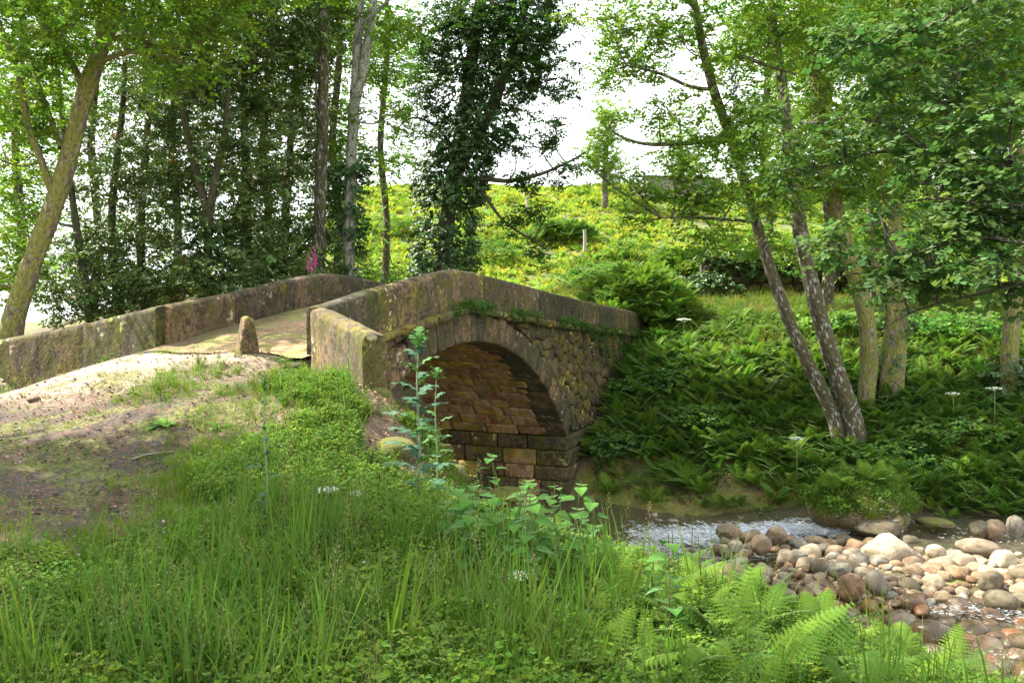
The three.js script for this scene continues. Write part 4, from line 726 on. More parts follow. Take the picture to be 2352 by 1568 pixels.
// right bank: the two leaning trunks that share a foot
reseed(745);
tree('alder_tree', 'two slim leaning alder trunks rising from one foot above the stream', [
  { pts: [[1925, 985, 19], [1905, 930, 19], [1850, 820, 19], [1795, 690, 19], [1752, 560, 19], [1715, 430, 19], [1680, 320, 19], [1645, 220, 19], [1615, 110, 19], [1595, 10, 19], [1570, -200, 19]], r: [0.2, 0.15, 0.14, 0.13, 0.12, 0.11, 0.105, 0.1, 0.09, 0.08, 0.05] },
  { pts: [[1965, 985, 18.9], [1935, 890, 18.9], [1905, 800, 18.9], [1872, 680, 18.9], [1845, 560, 18.9], [1830, 470, 19], [1815, 360, 19.1], [1795, 180, 19.2], [1770, 0, 19.3]], r: [0.25, 0.2, 0.18, 0.17, 0.16, 0.15, 0.13, 0.1, 0.07] },
  { pts: [[1668, 300, 19], [1640, 320, 18.6], [1560, 330, 18.2], [1480, 330, 17.8], [1420, 310, 17.5], [1380, 280, 17.3]], r: [0.06, 0.055, 0.045, 0.04, 0.03, 0.015], branch: 1 },
  { pts: [[1640, 205, 19], [1590, 200, 18.7], [1520, 170, 18.4], [1440, 150, 18]], r: [0.045, 0.04, 0.03, 0.015], branch: 1 },
  { pts: [[1625, 140, 19], [1700, 130, 18.6], [1760, 150, 18.3], [1830, 170, 18]], r: [0.05, 0.045, 0.035, 0.02], branch: 1 },
  { pts: [[1735, 510, 19], [1690, 505, 18.5], [1600, 500, 18], [1520, 500, 17.6]], r: [0.04, 0.035, 0.028, 0.012], branch: 1 },
], [[1420, 60, 18.2, 1.2, 0.9, 1.2, 220], [1470, 150, 18.2, 0.9, 0.6, 1, 120], [1620, 330, 18.2, 0.9, 0.7, 0.9, 150], [1400, 290, 17.4, 0.5, 0.5, 0.6, 50], [1450, 420, 17.6, 0.9, 0.6, 0.8, 120], [1540, 380, 17.8, 0.9, 0.5, 0.8, 110], [1600, 480, 17.9, 0.9, 0.6, 0.8, 130], [1520, 240, 18, 0.8, 0.7, 0.9, 80], [1560, 80, 18.6, 1.3, 1.0, 1.3, 250], [1700, 180, 18.5, 1.2, 1.1, 1.2, 260], [1740, 320, 18.4, 1.1, 0.9, 1.1, 230], [1680, 420, 18, 1.0, 0.8, 1.0, 190], [1640, 560, 17.8, 1.0, 0.4, 0.8, 120], [1780, 60, 18.6, 1.5, 1.1, 1.4, 330], [1480, -120, 18, 2.2, 1.2, 2, 420], [1700, -160, 18.4, 2.4, 1.4, 2, 520], [1380, 170, 18.2, 0.5, 0.6, 0.6, 40], [1800, 440, 18.2, 1, 0.8, 1, 200], [1350, 380, 17.6, 0.35, 0.5, 0.5, 30], [1440, 520, 18, 0.5, 0.3, 0.5, 30]], 'alder', M.barkBrown, {});
reseed(750);
tree('mossy_alder_tree', 'stout alder with yellow moss on its sunlit trunk, left stem of the mossy couple', [
  { pts: [[1990, 915, 20.2], [1998, 840, 20.2], [1992, 740, 20.2], [1965, 630, 20.2], [1935, 540, 20.2], [1910, 440, 20.2], [1890, 320, 20.2], [1870, 150, 20.2], [1850, -60, 20.2]], r: [0.22, 0.2, 0.19, 0.185, 0.175, 0.15, 0.13, 0.11, 0.07] },
  { pts: [[1905, 420, 20.2], [1860, 430, 19.8], [1780, 420, 19.3], [1730, 380, 19]], r: [0.06, 0.055, 0.04, 0.02], branch: 1 },
], [[1900, 240, 19.8, 1.4, 1.2, 1.3, 330], [1860, 400, 19.4, 1.3, 0.9, 1.2, 260], [1820, 90, 20, 1.8, 1.3, 1.6, 420], [1960, 60, 20, 1.8, 1.3, 1.6, 420], [1940, 400, 19.6, 1.1, 0.9, 1.1, 220], [1860, -140, 20, 2.4, 1.4, 2, 480], [1780, 560, 20.8, 0.9, 0.8, 0.9, 110]], 'alder', M.barkMossy, {});
reseed(752);
tree('mossy_alder_tree', 'thick upright mossy trunk with ivy flecks, right stem of the mossy couple', [
  { pts: [[2052, 945, 20.4], [2048, 880, 20.4], [2056, 780, 20.4], [2062, 650, 20.4], [2052, 520, 20.4], [2045, 380, 20.4], [2055, 220, 20.4], [2060, 80, 20.4], [2070, -160, 20.4]], r: [0.3, 0.26, 0.235, 0.22, 0.2, 0.18, 0.16, 0.14, 0.09] },
  { pts: [[2030, 700, 20.5], [2018, 620, 20.7], [2005, 540, 20.9], [1995, 420, 21]], r: [0.13, 0.12, 0.1, 0.06], branch: 1 },
], [[2060, 240, 19.8, 1.5, 1.3, 1.4, 360], [2140, 130, 20, 1.8, 1.4, 1.6, 430], [2010, 380, 19.8, 1.3, 1.0, 1.2, 270], [2150, 350, 20, 1.5, 1.1, 1.3, 330], [2060, 520, 21, 1.3, 0.8, 1, 210], [2100, -80, 20, 2.6, 1.5, 2.2, 560], [2180, 500, 21, 1.3, 0.8, 1.2, 230]], 'alder', M.barkMossy, { ivy: [{ stem: 0, t0: 0.03, t1: 0.35, r: 0.3, n: 70 }] });
reseed(754);
tree('mossy_alder_tree', 'ivy-footed trunk at the right edge of the wooded bank', [
  { pts: [[2318, 850, 19.6], [2325, 760, 19.6], [2335, 640, 19.6], [2345, 500, 19.6], [2335, 330, 19.6], [2310, 150, 19.6], [2290, -60, 19.6]], r: [0.2, 0.18, 0.17, 0.16, 0.14, 0.12, 0.07] },
], [[2290, 80, 19.4, 1.7, 1.3, 1.5, 400], [2350, 260, 19.2, 1.4, 1.2, 1.4, 330], [2420, 60, 19, 1.8, 1.4, 1.6, 420], [2380, 430, 19.4, 1.4, 1.0, 1.3, 300], [2230, 260, 19.6, 1.3, 1, 1.2, 250], [2320, -160, 19, 2.4, 1.4, 2, 500], [2290, 560, 20.4, 1.2, 0.7, 1, 200]], 'alder', M.barkMossy, { ivy: [{ stem: 0, t0: 0.02, t1: 0.2, r: 0.3, n: 130 }] });
// slender trees deeper in the right-hand wood
const deep = [['slender background tree between the leaning trunks and the mossy couple', 1900, 27], ['slender background tree right of the mossy couple', 2130, 28], ['slender background tree near the right edge, far behind', 2260, 30], ['slender background tree above the ivied retaining wall', 1760, 36], ['slender background tree between the two stems of the mossy couple', 2010, 30], ['slender background tree behind the overhanging bough', 2340, 27]];
deep.forEach(([label, px, D], k) => { reseed(760 + k); tree('background_tree', label, [{ pts: [[px, 700, D], [px + 8, 520, D], [px - 6, 330, D], [px + 10, 100, D], [px, -120, D]], r: [0.2, 0.18, 0.16, 0.12, 0.07] }], [[px - 40, 300, D, 2.4, 1.8, 2, 560], [px + 60, 140, D, 2.6, 2, 2.2, 640], [px + 40, 430, D, 2.2, 1.3, 1.8, 420], [px - 50, 40, D, 2.6, 2, 2.2, 640], [px, -160, D, 3, 2, 2.6, 620], [px - 60, 560, D, 1.8, 0.8, 1.4, 200]], 'alder', M.barkBrown, { group: 'slender trees deeper in the wood', scale: 1.25 }); });
// sunlit leafy trees behind the dark stand and round the oak
[['bright leafy tree behind the leaning mossy trunk', 40, 25, 0], ['bright leafy tree seen through the gap right of the leaning trunk', 215, 27, 0], ['bright leafy tree behind the forked evergreen', 400, 27, 0], ['bright leafy tree behind the vine-wrapped trunk', 610, 27, 0], ['bright leafy tree between the birch and the oak, far behind', 880, 30, 1], ['bright leafy tree just behind the birch', 770, 26, 0]].forEach(([label, px, D, open], k) => { reseed(790 + k); const n = open ? 0.45 : 1; tree('background_tree', label, [{ pts: [[px, 700, D], [px + 8, 520, D], [px - 6, 330, D], [px + 10, 100, D], [px, -120, D]], r: [0.14, 0.12, 0.11, 0.09, 0.05] }], [[px - 60, 250, D, 2.0, 1.6, 1.6, 300 * n], [px + 50, 120, D, 2.2, 1.6, 1.8, 380], [px + 50, 380, D, 1.8, 1.4, 1.6, 280 * n], [px - 40, 20, D, 2.4, 1.6, 2, 420], [px - 30, 520, D, 1.6, 1.2, 1.4, 210 * n], [px + 30, 630, D, 1.6, 0.8, 1.2, 190 * n]], 'alder', M.barkBrown, { group: 'leafy trees behind the dark stand', scale: 1.2, twigs: 0.6, col: [0.17, 0.3, 0.02] }); });
// the near tree on the right whose boughs hang into the view
reseed(770);
tree('overhanging_alder', 'near alder whose lichened bough hangs large round leaves over the right side of the stream', [
  { pts: [V3(5.6, -2.9, -5.2), V3(5.5, -1.0, -5.3), V3(5.3, 0.8, -5.5), V3(5.1, 2.6, -5.6), V3(5, 5, -5.7), V3(4.8, 8, -5.8)], r: [0.24, 0.2, 0.18, 0.16, 0.13, 0.08] },
  { pts: [V3(5.3, 0.75, -5.5), [2400, 382, 6.6], [2290, 378, 7], [2200, 362, 7.2], [2145, 350, 7.3], [2100, 320, 7.4], [2050, 292, 7.5], [1960, 270, 7.6], [1880, 282, 7.7]], r: [0.07, 0.045, 0.036, 0.03, 0.026, 0.022, 0.018, 0.012, 0.005], branch: 1 },
  { pts: [[2135, 345, 7.3], [2080, 352, 7.4], [2010, 348, 7.6], [1930, 375, 7.8], [1850, 385, 8]], r: [0.02, 0.016, 0.013, 0.009, 0.004], branch: 1 },
  { pts: [[2150, 345, 7.3], [2168, 290, 7.3], [2185, 210, 7.2], [2190, 140, 7.2]], r: [0.014, 0.011, 0.008, 0.004], branch: 1 },
  { pts: [V3(5.1, 2.4, -5.6), [2330, -40, 6.6], [2240, 5, 7], [2170, 42, 7.2], [2060, 84, 7.5], [1960, 112, 7.7], [1890, 150, 7.9]], r: [0.06, 0.045, 0.036, 0.028, 0.02, 0.013, 0.005], branch: 1 },
  { pts: [V3(5.4, 0.1, -5.4), [2400, 640, 6.4], [2300, 665, 6.7], [2180, 690, 7], [2090, 720, 7.3], [2020, 760, 7.5]], r: [0.04, 0.024, 0.018, 0.013, 0.009, 0.003], branch: 1 },
  { pts: [V3(5.4, 0.3, -5.4), [2380, 560, 6.4], [2260, 545, 6.7], [2140, 570, 7], [2000, 620, 7.4], [1900, 640, 7.7]], r: [0.045, 0.026, 0.02, 0.015, 0.01, 0.004], branch: 1 },
  { pts: [V3(5.4, 0.4, -5.4), [2390, 470, 6.4], [2280, 470, 6.7], [2150, 455, 7], [2050, 470, 7.3]], r: [0.045, 0.026, 0.02, 0.015, 0.006], branch: 1 },
], [[2300, 470, 6.7, 0.55, 0.4, 0.5, 70], [2200, 520, 7, 0.5, 0.32, 0.5, 62], [2120, 590, 7.2, 0.5, 0.25, 0.45, 48], [2000, 620, 7.4, 0.45, 0.2, 0.4, 34], [2300, 580, 6.7, 0.5, 0.28, 0.45, 56], [2190, 380, 7.2, 0.5, 0.3, 0.4, 48], [2060, 330, 7.4, 0.45, 0.3, 0.4, 44], [1940, 300, 7.6, 0.4, 0.28, 0.4, 36], [1880, 400, 7.8, 0.45, 0.2, 0.4, 36], [2290, 330, 6.9, 0.5, 0.35, 0.5, 58], [2170, 230, 7.2, 0.4, 0.3, 0.4, 40], [2040, 150, 7.5, 0.5, 0.3, 0.4, 42], [1900, 120, 7.8, 0.45, 0.25, 0.4, 30], [2250, 90, 7, 0.5, 0.35, 0.5, 52], [2330, 220, 6.7, 0.45, 0.35, 0.5, 46], [2020, 480, 7.4, 0.4, 0.25, 0.4, 36], [2310, 680, 6.7, 0.4, 0.16, 0.3, 34], [2200, 640, 6.9, 0.5, 0.2, 0.4, 44], [2080, 650, 7.2, 0.45, 0.16, 0.4, 34], [2380, 520, 6.5, 0.4, 0.4, 0.5, 60], [1930, 560, 7.6, 0.4, 0.2, 0.4, 30], [2250, 420, 7, 0.5, 0.3, 0.4, 60], [1800, 250, 8, 0.35, 0.25, 0.35, 22], [1960, 90, 7.7, 0.4, 0.22, 0.4, 34], [2090, 60, 7.4, 0.45, 0.25, 0.4, 40], [2180, 30, 7.2, 0.45, 0.22, 0.4, 40], { c: V3(4.5, 3.6, -6), r: [1.6, 0.9, 1.6], n: 260 }, { c: V3(5.5, 5.5, -5), r: [2.2, 1.2, 2.2], n: 320 }], 'broad', M.barkBrown, { twigs: 1, scale: 0.62, more: 1.4, col: [0.0784, 0.162, 0.0286] });
// unseen trees beyond the left and lower edges, crowns placed to shade bank and path
const unseenShadeTrees = [
  ['tall alder out of view left of the path, placed to shade the path', -11.5, 9.0, [[-13, 8.8, 10.2, 2.4, 1.2, 1.6, 900], [-10.6, 9, 9.2, 2.2, 1.3, 1.7, 600], [-15, 9.6, 9.2, 2.2, 1.3, 1.5, 520], [-8.8, 8.4, 7.6, 2.0, 1.2, 1.6, 520], [-12, 11, 8.2, 2.2, 1.2, 1.8, 480], [-13.4, 8.2, 8.6, 2.2, 1.1, 1.3, 700], [-15.2, 8.6, 10.6, 1.8, 1.1, 1.2, 420]]],
  ['second tall alder out of view on the left, placed to shade the near bank', -9.2, 4.6, [[-8.8, 8.2, 4.8, 2.4, 1.4, 2.2, 640], [-7.2, 9.8, 5.6, 2.4, 1.4, 2.2, 600], [-9.8, 10.6, 5.4, 2.2, 1.4, 2, 520], [-6.6, 7.4, 4.2, 1.8, 1.1, 1.8, 420]]],
  ['third tall alder out of view, level with the viewer, placed to shade the foreground', -7.5, 0.5, [[-6.8, 8, 1.2, 2.4, 1.4, 2.4, 600], [-5.2, 9.6, 2.2, 2.4, 1.5, 2.2, 560], [-7.8, 10, 1.6, 2.4, 1.4, 2.2, 480]]],
];
unseenShadeTrees.forEach(([label, X, D, bl], k) => { reseed(780 + k); const y = height(X, D); tree('shade_tree', label, [{ pts: [V3(X, y - 0.2, -D), V3(X + 0.2, y + 3, -D), V3(X - 0.1, y + 6.5, -D), V3(X + 0.3, y + 10, -D), V3(X + 0.5, y + 12.5, -D)], r: [0.28, 0.24, 0.2, 0.14, 0.07] }], bl.map((b) => ({ c: V3(b[0], b[1], -b[2]), r: [b[3], b[4], b[5]], n: b[6] })), 'alder', M.barkBrown, { group: 'unseen alders on the left that shade the bank', twigs: 0.4, scale: 1.15 }); });
// ---------------------------------------------------------------- undergrowth of the far bank and the hill
reseed(801);
const onPlane = (px, py, y) => { const cx = (px - 1176) / FOCAL, cy = -(py - 784) / FOCAL, f = cosP - cy * sinP, s = (cy * cosP + sinP) / f, D = y / s; return [cx / f * D, D]; };
{
  const clumps = [fernClump(7, 12), fernClump(6, 13), fernClump(8, 12)], weeds = [herb(22, 0.4, 0.07, HEART), herb(24, 0.32, 0.055, OVAL), herb(20, 0.5, 0.06, OVAL)];
  const A = [], B = [], C = [];
  for (let k = 0; k < 5200; k++) { const v = R(2.2, 11), w = R(0.15, 15), [X, D] = toXD(v, w), y = height(X, D); if (y < -4.05) continue; const moss = w < 5 && v < 3.9; if (moss && rnd() < 0.8) continue; const up = smooth(6, 9, v); if (rnd() < (1 - 0.6 * up) * (0.5 + fbm3(X * 0.7, 2, D * 0.7, 2))) A.push({ p: V3(X, y - 0.02, -D), ry: R(0, 6.28), s: R(0.5, 1.05), rx: R(-0.2, 0.2), c: green([0.11, 0.212, 0.0169], 0.4, 0.25) }); else B.push({ p: V3(X, y - 0.02, -D), ry: R(0, 6.28), s: R(0.5, 1.0), c: green([0.12, 0.23, 0.0182], 0.4, 0.25) }); }
  for (let k = 0; k < 900; k++) { const v = R(1.3, 4), w = R(0.3, 5.2), [X, D] = toXD(v, w), y = height(X, D); if (y < -4.34 || fbm3(X * 1.4, 8, D * 1.4, 3) < -0.05) continue; B.push({ p: V3(X, y - 0.01, -D), ry: R(0, 6.28), s: R(0.15, 0.42), c: green([0.11, 0.192, 0.0182], 0.4, 0.25) }); }
  for (let k = 0; k < 17000; k++) { const D = 27 + 43 * Math.pow(rnd(), 1.3), X = R(-22, 26) + (D - 30) * 0.05; if (X + 9 + 0.2 * (D - 30) < -4) continue; if (D < 33.6 && X > 5.5) continue; const y = height(X, D), f = fbm3(X * 0.25, 5, D * 0.25, 3); C.push({ p: V3(X, y - 0.05, -D), ry: R(0, 6.28), s: R(0.4, 0.75) * (1 + f), rx: R(-0.2, 0.2), c: green(f > 0.16 ? [0.16, 0.25, 0.02] : [0.3, 0.39, 0.035], 0.3, 0.3) }); }
  stuff('fern_undergrowth', 'massed ferns covering the far bank of the stream', 'ferns', clumps, M.leaf, A);
  stuff('leafy_undergrowth', 'low leafy weeds between the ferns of the far bank', 'weeds', weeds, M.leaf, B);
  stuff('bracken_hillside', 'sunlit yellow-green bracken covering the hillside beyond', 'bracken', clumps, M.leaf, C);
  const W = [];   // sprouts rooted in the joints of the bridge
  for (let k = 0; k < 900; k++) { const v = R(-6, 10.2), top = interp(rightTop, v) - 0.62, u = rnd(), y = u < 0.55 ? top + R(-0.16, 0.0) : top - R(0.2, 1.6) * smooth(3, 8, v), [X, D] = toXD(v, 0.0); if (fbm3(v * 0.9, 4, y, 2) < -0.02 + (v < 2 ? 0.12 : -0.1)) continue; W.push({ p: V3(X, y, -D), ry: R(0, 6.28), rx: R(-0.6, 0.2), rz: R(-0.9, -0.2), s: R(0.5, 1.1), c: green([0.0781, 0.182, 0.0182], 0.3, 0.3) }); }
  stuff('wall_sprouts', 'small ivy and herb sprouts rooted in the joints of the bridge', 'sprouts', [herb(12, 0.12, 0.04, HEART), herb(10, 0.16, 0.03, OVAL)], M.leaf, W);
}
// single ferns
reseed(810);
{
  const side = [[1085, 1165, 0.5], [1130, 1110, 0.45], [1215, 1190, 0.62], [1250, 1260, 0.5], [1320, 1310, 0.45], [1500, 1330, 0.55], [1590, 1345, 0.55], [1680, 1350, 0.6], [1770, 1385, 0.62], [1850, 1405, 0.6], [1640, 1430, 0.55], [1740, 1470, 0.6], [1880, 1490, 0.62], [1960, 1520, 0.55], [2030, 1480, 0.62], [2070, 1560, 0.6], [2160, 1590, 0.55], [1810, 1550, 0.55], [1930, 1600, 0.55], [1560, 1440, 0.5], [1690, 1560, 0.5], [1400, 1330, 0.45], [1460, 1400, 0.45], [2250, 1640, 0.6], [2120, 1660, 0.5], [1990, 1680, 0.5], [1620, 1640, 0.45], [1830, 1690, 0.45], [1880, 1440, 0.6], [1700, 1410, 0.55], [2000, 1590, 0.55], [1940, 1440, 0.6], [1560, 1370, 0.6], [1480, 1460, 0.5], [1620, 1390, 0.6], [1720, 1520, 0.6], [1780, 1610, 0.55], [1560, 1540, 0.5], [1840, 1360, 0.55], [1900, 1540, 0.6], [2080, 1500, 0.55], [1300, 1240, 0.5], [1180, 1150, 0.45], [1660, 1500, 0.6], [1380, 1470, 0.45], [1300, 1420, 0.45], [1440, 1540, 0.45], [1220, 1480, 0.4], [1340, 1560, 0.45], [1110, 1420, 0.4], [1420, 1390, 0.5], [1530, 1400, 0.55], [1600, 1480, 0.55], [1640, 1560, 0.5], [1500, 1580, 0.45], [1740, 1420, 0.6], [1800, 1450, 0.6], [1860, 1600, 0.55], [1960, 1640, 0.5], [1380, 1620, 0.4], [1560, 1660, 0.4], [1710, 1660, 0.45], [1270, 1360, 0.45]];
  const seen = [];
  side.forEach(([px, py, s], k) => { const [X, D] = ground(px, py + 40); if (height(X, D) < -3.85) return; const say = ['lone fern near the foot of the thistle', 'small fern growing by the vault beside the thistle'][k]; fern('bank_fern', say ?? beside('bright feathery fern', X, D, [['the tall thistle', -0.73, 6.9], ['the lowest cream umbel', 0.04, 4.3], ['the heart-leaved plants', 0.2, 6.4], ['the largest pale boulder', 5.6, 13], ['the upright white stone', 5, 12.1], ['the moss-stained brown block', 4.6, 12], ['the near branch of the stream', 4.9, 9.7], ['the thinner second thistle', -0.64, 7.4], ['the grey oval stone', 4.7, 12.4], ['the dark green half-sunk stone', 6.4, 11.6], ['the white rapids', 3.4, 16]], 12), X, D, s * R(1.05, 1.35), 7 + Math.floor(rnd() * 3), true, say ? undefined : 'ferns of the near bank'); seen.push(`${X.toFixed(1)},${D.toFixed(1)}`); });
  for (let k = 0; k < 64; k++) { const v = R(2.9, 7), w = R(0.4, 12.5), [X, D] = toXD(v, w); if (w < 4.4 && v < 3.9 && rnd() < 0.7) continue; const own = beside('broad fern in shade', X, D, [['the far pier', 1.4, 19.5], ['the leaning trunks', 7.2, 19], ['the mossy couple of trunks', 8.6, 20.3], ['the ivy-footed edge trunk', 11.2, 19.6], ['the mossy islet', 6.4, 15.9], ['the mossy ledge', 3, 18.6], ['the end of the parapet', 4, 26], ['the pale hogweed', 5.9, 18]], 8); if (own.length < 20) continue; fern('far_bank_fern', own, X, D, R(0.65, 0.95) * (v < 4.4 ? 1.3 : 1), 9, false, 'ferns of the far bank'); }
  for (let k = 0; k < 16; k++) { const w = 0.9 + k * 0.52, [X, D] = toXD(2.75 + 0.45 * Math.sin(k * 2.3), w); fern('waterside_fern', `fern drooping over the far water edge, ${['first', 'second', 'third', 'fourth', 'fifth', 'sixth', 'seventh', 'eighth', 'ninth', 'tenth', 'eleventh', 'twelfth', 'thirteenth', 'fourteenth', 'fifteenth', 'sixteenth'][k]} from the pier`, X, D, R(0.55, 0.85), 8, false, 'ferns over the far water edge', undefined, M.fern[k % 2 ? 1 : 3]); }
  let mf = 0;
  for (const [v, w, s] of [[2.3, 3.1, 0.45], [2.5, 3.8, 0.5], [2.2, 4.3, 0.48], [2.7, 2.3, 0.36]]) { const [X, D] = toXD(v, w); fern('moss_fern', `small pale fern on the mossy ledge, ${['second', 'third', 'fourth', 'first'][mf++]} counting from the far pier`, X, D, s, 6, false, 'ferns on the mossy ledge'); }
}
// big bracken mound beyond the bridge end, shrubs on the slope
function mound(name, label, category, px, py, D, rx, ry, rz, n, geos, mat, col, scale, dv) {
  const c = at(px, py, D), t = thing(name, label, category, V3(c.x, height(c.x, D), -D)), list = [], base = t.position;
  for (let k = 0; k < n; k++) { const a = R(0, 6.283), e = Math.asin(Math.pow(rnd(), 0.8)), q = R(0.55, 1) * (1 + 0.25 * fbm3(Math.cos(a) * 1.5, e * 2, Math.sin(a) * 1.5 + px, 2)); list.push({ p: V3(Math.cos(a) * Math.cos(e) * rx * q, (c.y - base.y) * 0.15 + Math.sin(e) * ry * 2 * q * 0.6, Math.sin(a) * Math.cos(e) * rz * q), ry: R(0, 6.28), rx: R(-0.5, 0.5), rz: R(-0.5, 0.5), s: scale * R(0.7, 1.3), c: green(col, dv ?? 0.25, 0.25) }); }
  const g = new THREE.Group(); g.name = 'foliage'; g.userData.kind = 'stuff'; t.add(g);
  geos.forEach((ge, k) => copies('leaves', ge, mat, list.filter((_, i) => i % geos.length === k), g).userData.kind = 'stuff');
  const s = new Soup(); for (let k = 0; k < 7; k++) s.stalk(V3(0, -0.1, 0), V3(R(-0.5, 0.5) * rx, ry * 0.9, R(-0.5, 0.5) * rz), 0.03, 0.008, 4);
  part('stems', s.geo(), M.barkBrown, t); return t;
}
reseed(820);
const bc = [fernClump(6, 13), fernClump(7, 12)];
mound('bracken_bush', 'large rounded bracken bush at the far end of the bridge parapet', 'bush', 1460, 665, 27, 2.0, 1.25, 1.6, 620, bc, M.leaf, [0.138, 0.25, 0.0182], 0.62);
mound('bracken_bush', 'smaller bracken bush in front of the bush at the parapet end', 'bush', 1345, 665, 24.6, 1.3, 0.6, 1.0, 200, bc, M.leaf, [0.11, 0.25, 0.0212], 0.55);
mound('shrub', 'dark green shrub at the foot of the ivy-clad oak', 'shrub', 1200, 585, 27, 1.9, 0.8, 1.5, 260, SPR.oak, M.leaf, [0.0643, 0.164, 0.0182], 1.4);
mound('shrub', 'leafy shrub between the pale birch and the ivy-clad oak', 'shrub', 905, 600, 26, 1.5, 0.6, 1.3, 220, SPR.oak, M.leaf, [0.101, 0.212, 0.0182], 1.3);
mound('shrub', 'shrub on the sunny slope right of the ivy-clad oak', 'shrub', 1390, 545, 33, 2.2, 0.8, 1.6, 240, SPR.oak, M.leaf, [0.0918, 0.212, 0.0182], 1.5);
mound('shrub', 'ivy and bramble heap on the left end of the retaining wall', 'shrub', 1625, 610, 31.5, 1.2, 0.7, 0.8, 260, SPR.ivy, M.leafIvy, [0.0551, 0.124, 0.0182], 1.3);
mound('shrub', 'bushy growth hanging over the top of the retaining wall', 'shrub', 1760, 575, 34, 2.6, 0.7, 1.2, 300, SPR.oak, M.leaf, [0.0918, 0.212, 0.0182], 1.5);
mound('shrub', 'pale leafy bush between the mossy couple of trunks and the flat', 'shrub', 1930, 740, 24, 1.2, 0.5, 1, 220, SPR.broad, M.leaf, [0.11, 0.25, 0.0212], 1.1);
mound('shrub', 'leafy bush on the bank right of the mossy couple', 'shrub', 2180, 740, 23, 1.9, 0.55, 1.4, 330, SPR.broad, M.leaf, [0.0918, 0.23, 0.0212], 1.1);
mound('bramble', 'bramble overhanging the right edge of the bridge side wall', 'shrub', 1440, 985, 20.2, 1.0, 0.4, 0.7, 190, SPR.broad, M.leaf, [0.085, 0.19, 0.02], 0.9);
mound('bramble', 'bramble climbing the bank under the parapet end', 'shrub', 1520, 880, 22.5, 1.2, 0.45, 0.9, 210, SPR.broad, M.leaf, [0.09, 0.2, 0.02], 0.95);
mound('bramble', 'leafy bramble between the bridge and the pale hogweed', 'shrub', 1640, 930, 20.5, 1.2, 0.4, 0.9, 210, SPR.broad, M.leaf, [0.1, 0.21, 0.02], 0.95);
mound('bramble', 'leafy bramble beside the foot of the leaning trunks', 'shrub', 2060, 1010, 18.2, 1.2, 0.35, 0.8, 210, SPR.broad, M.leaf, [0.1, 0.22, 0.022], 0.95);
mound('bramble', 'sunlit bramble below the tall hogweed', 'shrub', 2240, 960, 18.4, 1.3, 0.4, 0.9, 220, SPR.broad, M.leaf, [0.12, 0.24, 0.022], 0.95);
mound('shrub', 'dark laurel bush right behind the crest of the far parapet', 'shrub', 640, 650, 18.4, 1.4, 0.5, 0.9, 190, SPR.laurel, M.leafLaurel, [0.0643, 0.144, 0.0212], 1.1);
mound('shrub', 'dark laurel bush beside the forked evergreen behind the wall', 'shrub', 440, 690, 17.4, 1.5, 0.5, 0.9, 210, SPR.laurel, M.leafLaurel, [0.0597, 0.139, 0.0212], 1.1);
mound('shrub', 'leafy laurel bush right of the leaning mossy trunk', 'shrub', 130, 715, 17.2, 1.3, 0.4, 0.8, 170, SPR.laurel, M.leafLaurel, [0.0735, 0.164, 0.0212], 1.1);
mound('shrub', 'pale leafy bush at the foot of the leaning mossy trunk', 'shrub', -20, 730, 16.8, 1.1, 0.4, 0.8, 150, SPR.alder, M.leaf, [0.101, 0.23, 0.0212], 1.1);
[[1010, 560, 34, 1.4, 0.6], [1120, 520, 40, 1.8, 0.7], [1290, 500, 44, 1.8, 0.7], [1450, 500, 40, 1.7, 0.7], [1500, 580, 31, 1.3, 0.6], [930, 500, 46, 1.8, 0.7], [1560, 540, 36, 1.6, 0.8], [880, 560, 33, 1.1, 0.6]].forEach(([px, py, D, r, h], k) => { reseed(900 + k); mound('hillside_bush', ['bush low on the slope just left of the oak trunk', 'bush on the slope behind the oak trunk', 'bush right below the fence posts', 'bush high on the slope below the shed', 'bush right above the large bracken bush', 'highest bush between birch and oak', 'bush on the slope above the retaining wall end', 'small bush nearest the birch foot'][k], 'bush', px, py, D, r, h, r * 0.8, 170, k % 2 ? SPR.oak : bc, M.leaf, k % 3 ? [0.0918, 0.192, 0.0182] : [0.138, 0.25, 0.0182], k % 2 ? 1.5 : 0.6); });
{ const iv = []; reseed(915); for (let k = 0; k < 900; k++) { const x = R(6.9, 15.5), y = 1.75 - Math.pow(rnd(), 1.6) * 1.5; if (fbm3(x * 0.9, y, 3, 3) < -0.02 + 0.3 * (1.2 - y)) continue; iv.push({ p: V3(x, height(x, 32.4) + y, -32.35 + (x - 7.2) * 0.08 + R(-0.1, 0.15)), ry: R(0, 6.28), rz: R(-1.2, 0), s: R(0.9, 1.6), c: green([0.0551, 0.124, 0.0169], 0.4, 0.3) }); } stuff('wall_ivy', 'ivy hanging over the retaining wall at the foot of the hill', 'ivy', SPR.ivy, M.leafIvy, iv); }
// trees on the hill's skyline
for (const [label, px, D, s] of [['small round tree on the skyline right of the sky gap', 1390, 52, 1.3], ['low tree on the skyline behind the farm shed', 1560, 66, 1.6]]) { reseed(830 + px); tree('skyline_tree', label, [{ pts: [[px, 440, D], [px, 380, D], [px + 5, 320, D], [px, 270, D]], r: [0.2, 0.17, 0.12, 0.06] }], [[px - 15, 330, D, 1.4 * s, 1.3 * s, 1.4 * s, 220], [px + 25, 370, D, 1.5 * s, 1.1 * s, 1.4 * s, 220], [px + 5, 270, D, 1.1 * s, 1.1 * s, 1 * s, 150]], 'alder', M.barkBrown, { scale: 1.8, twigs: 0.3 }); }

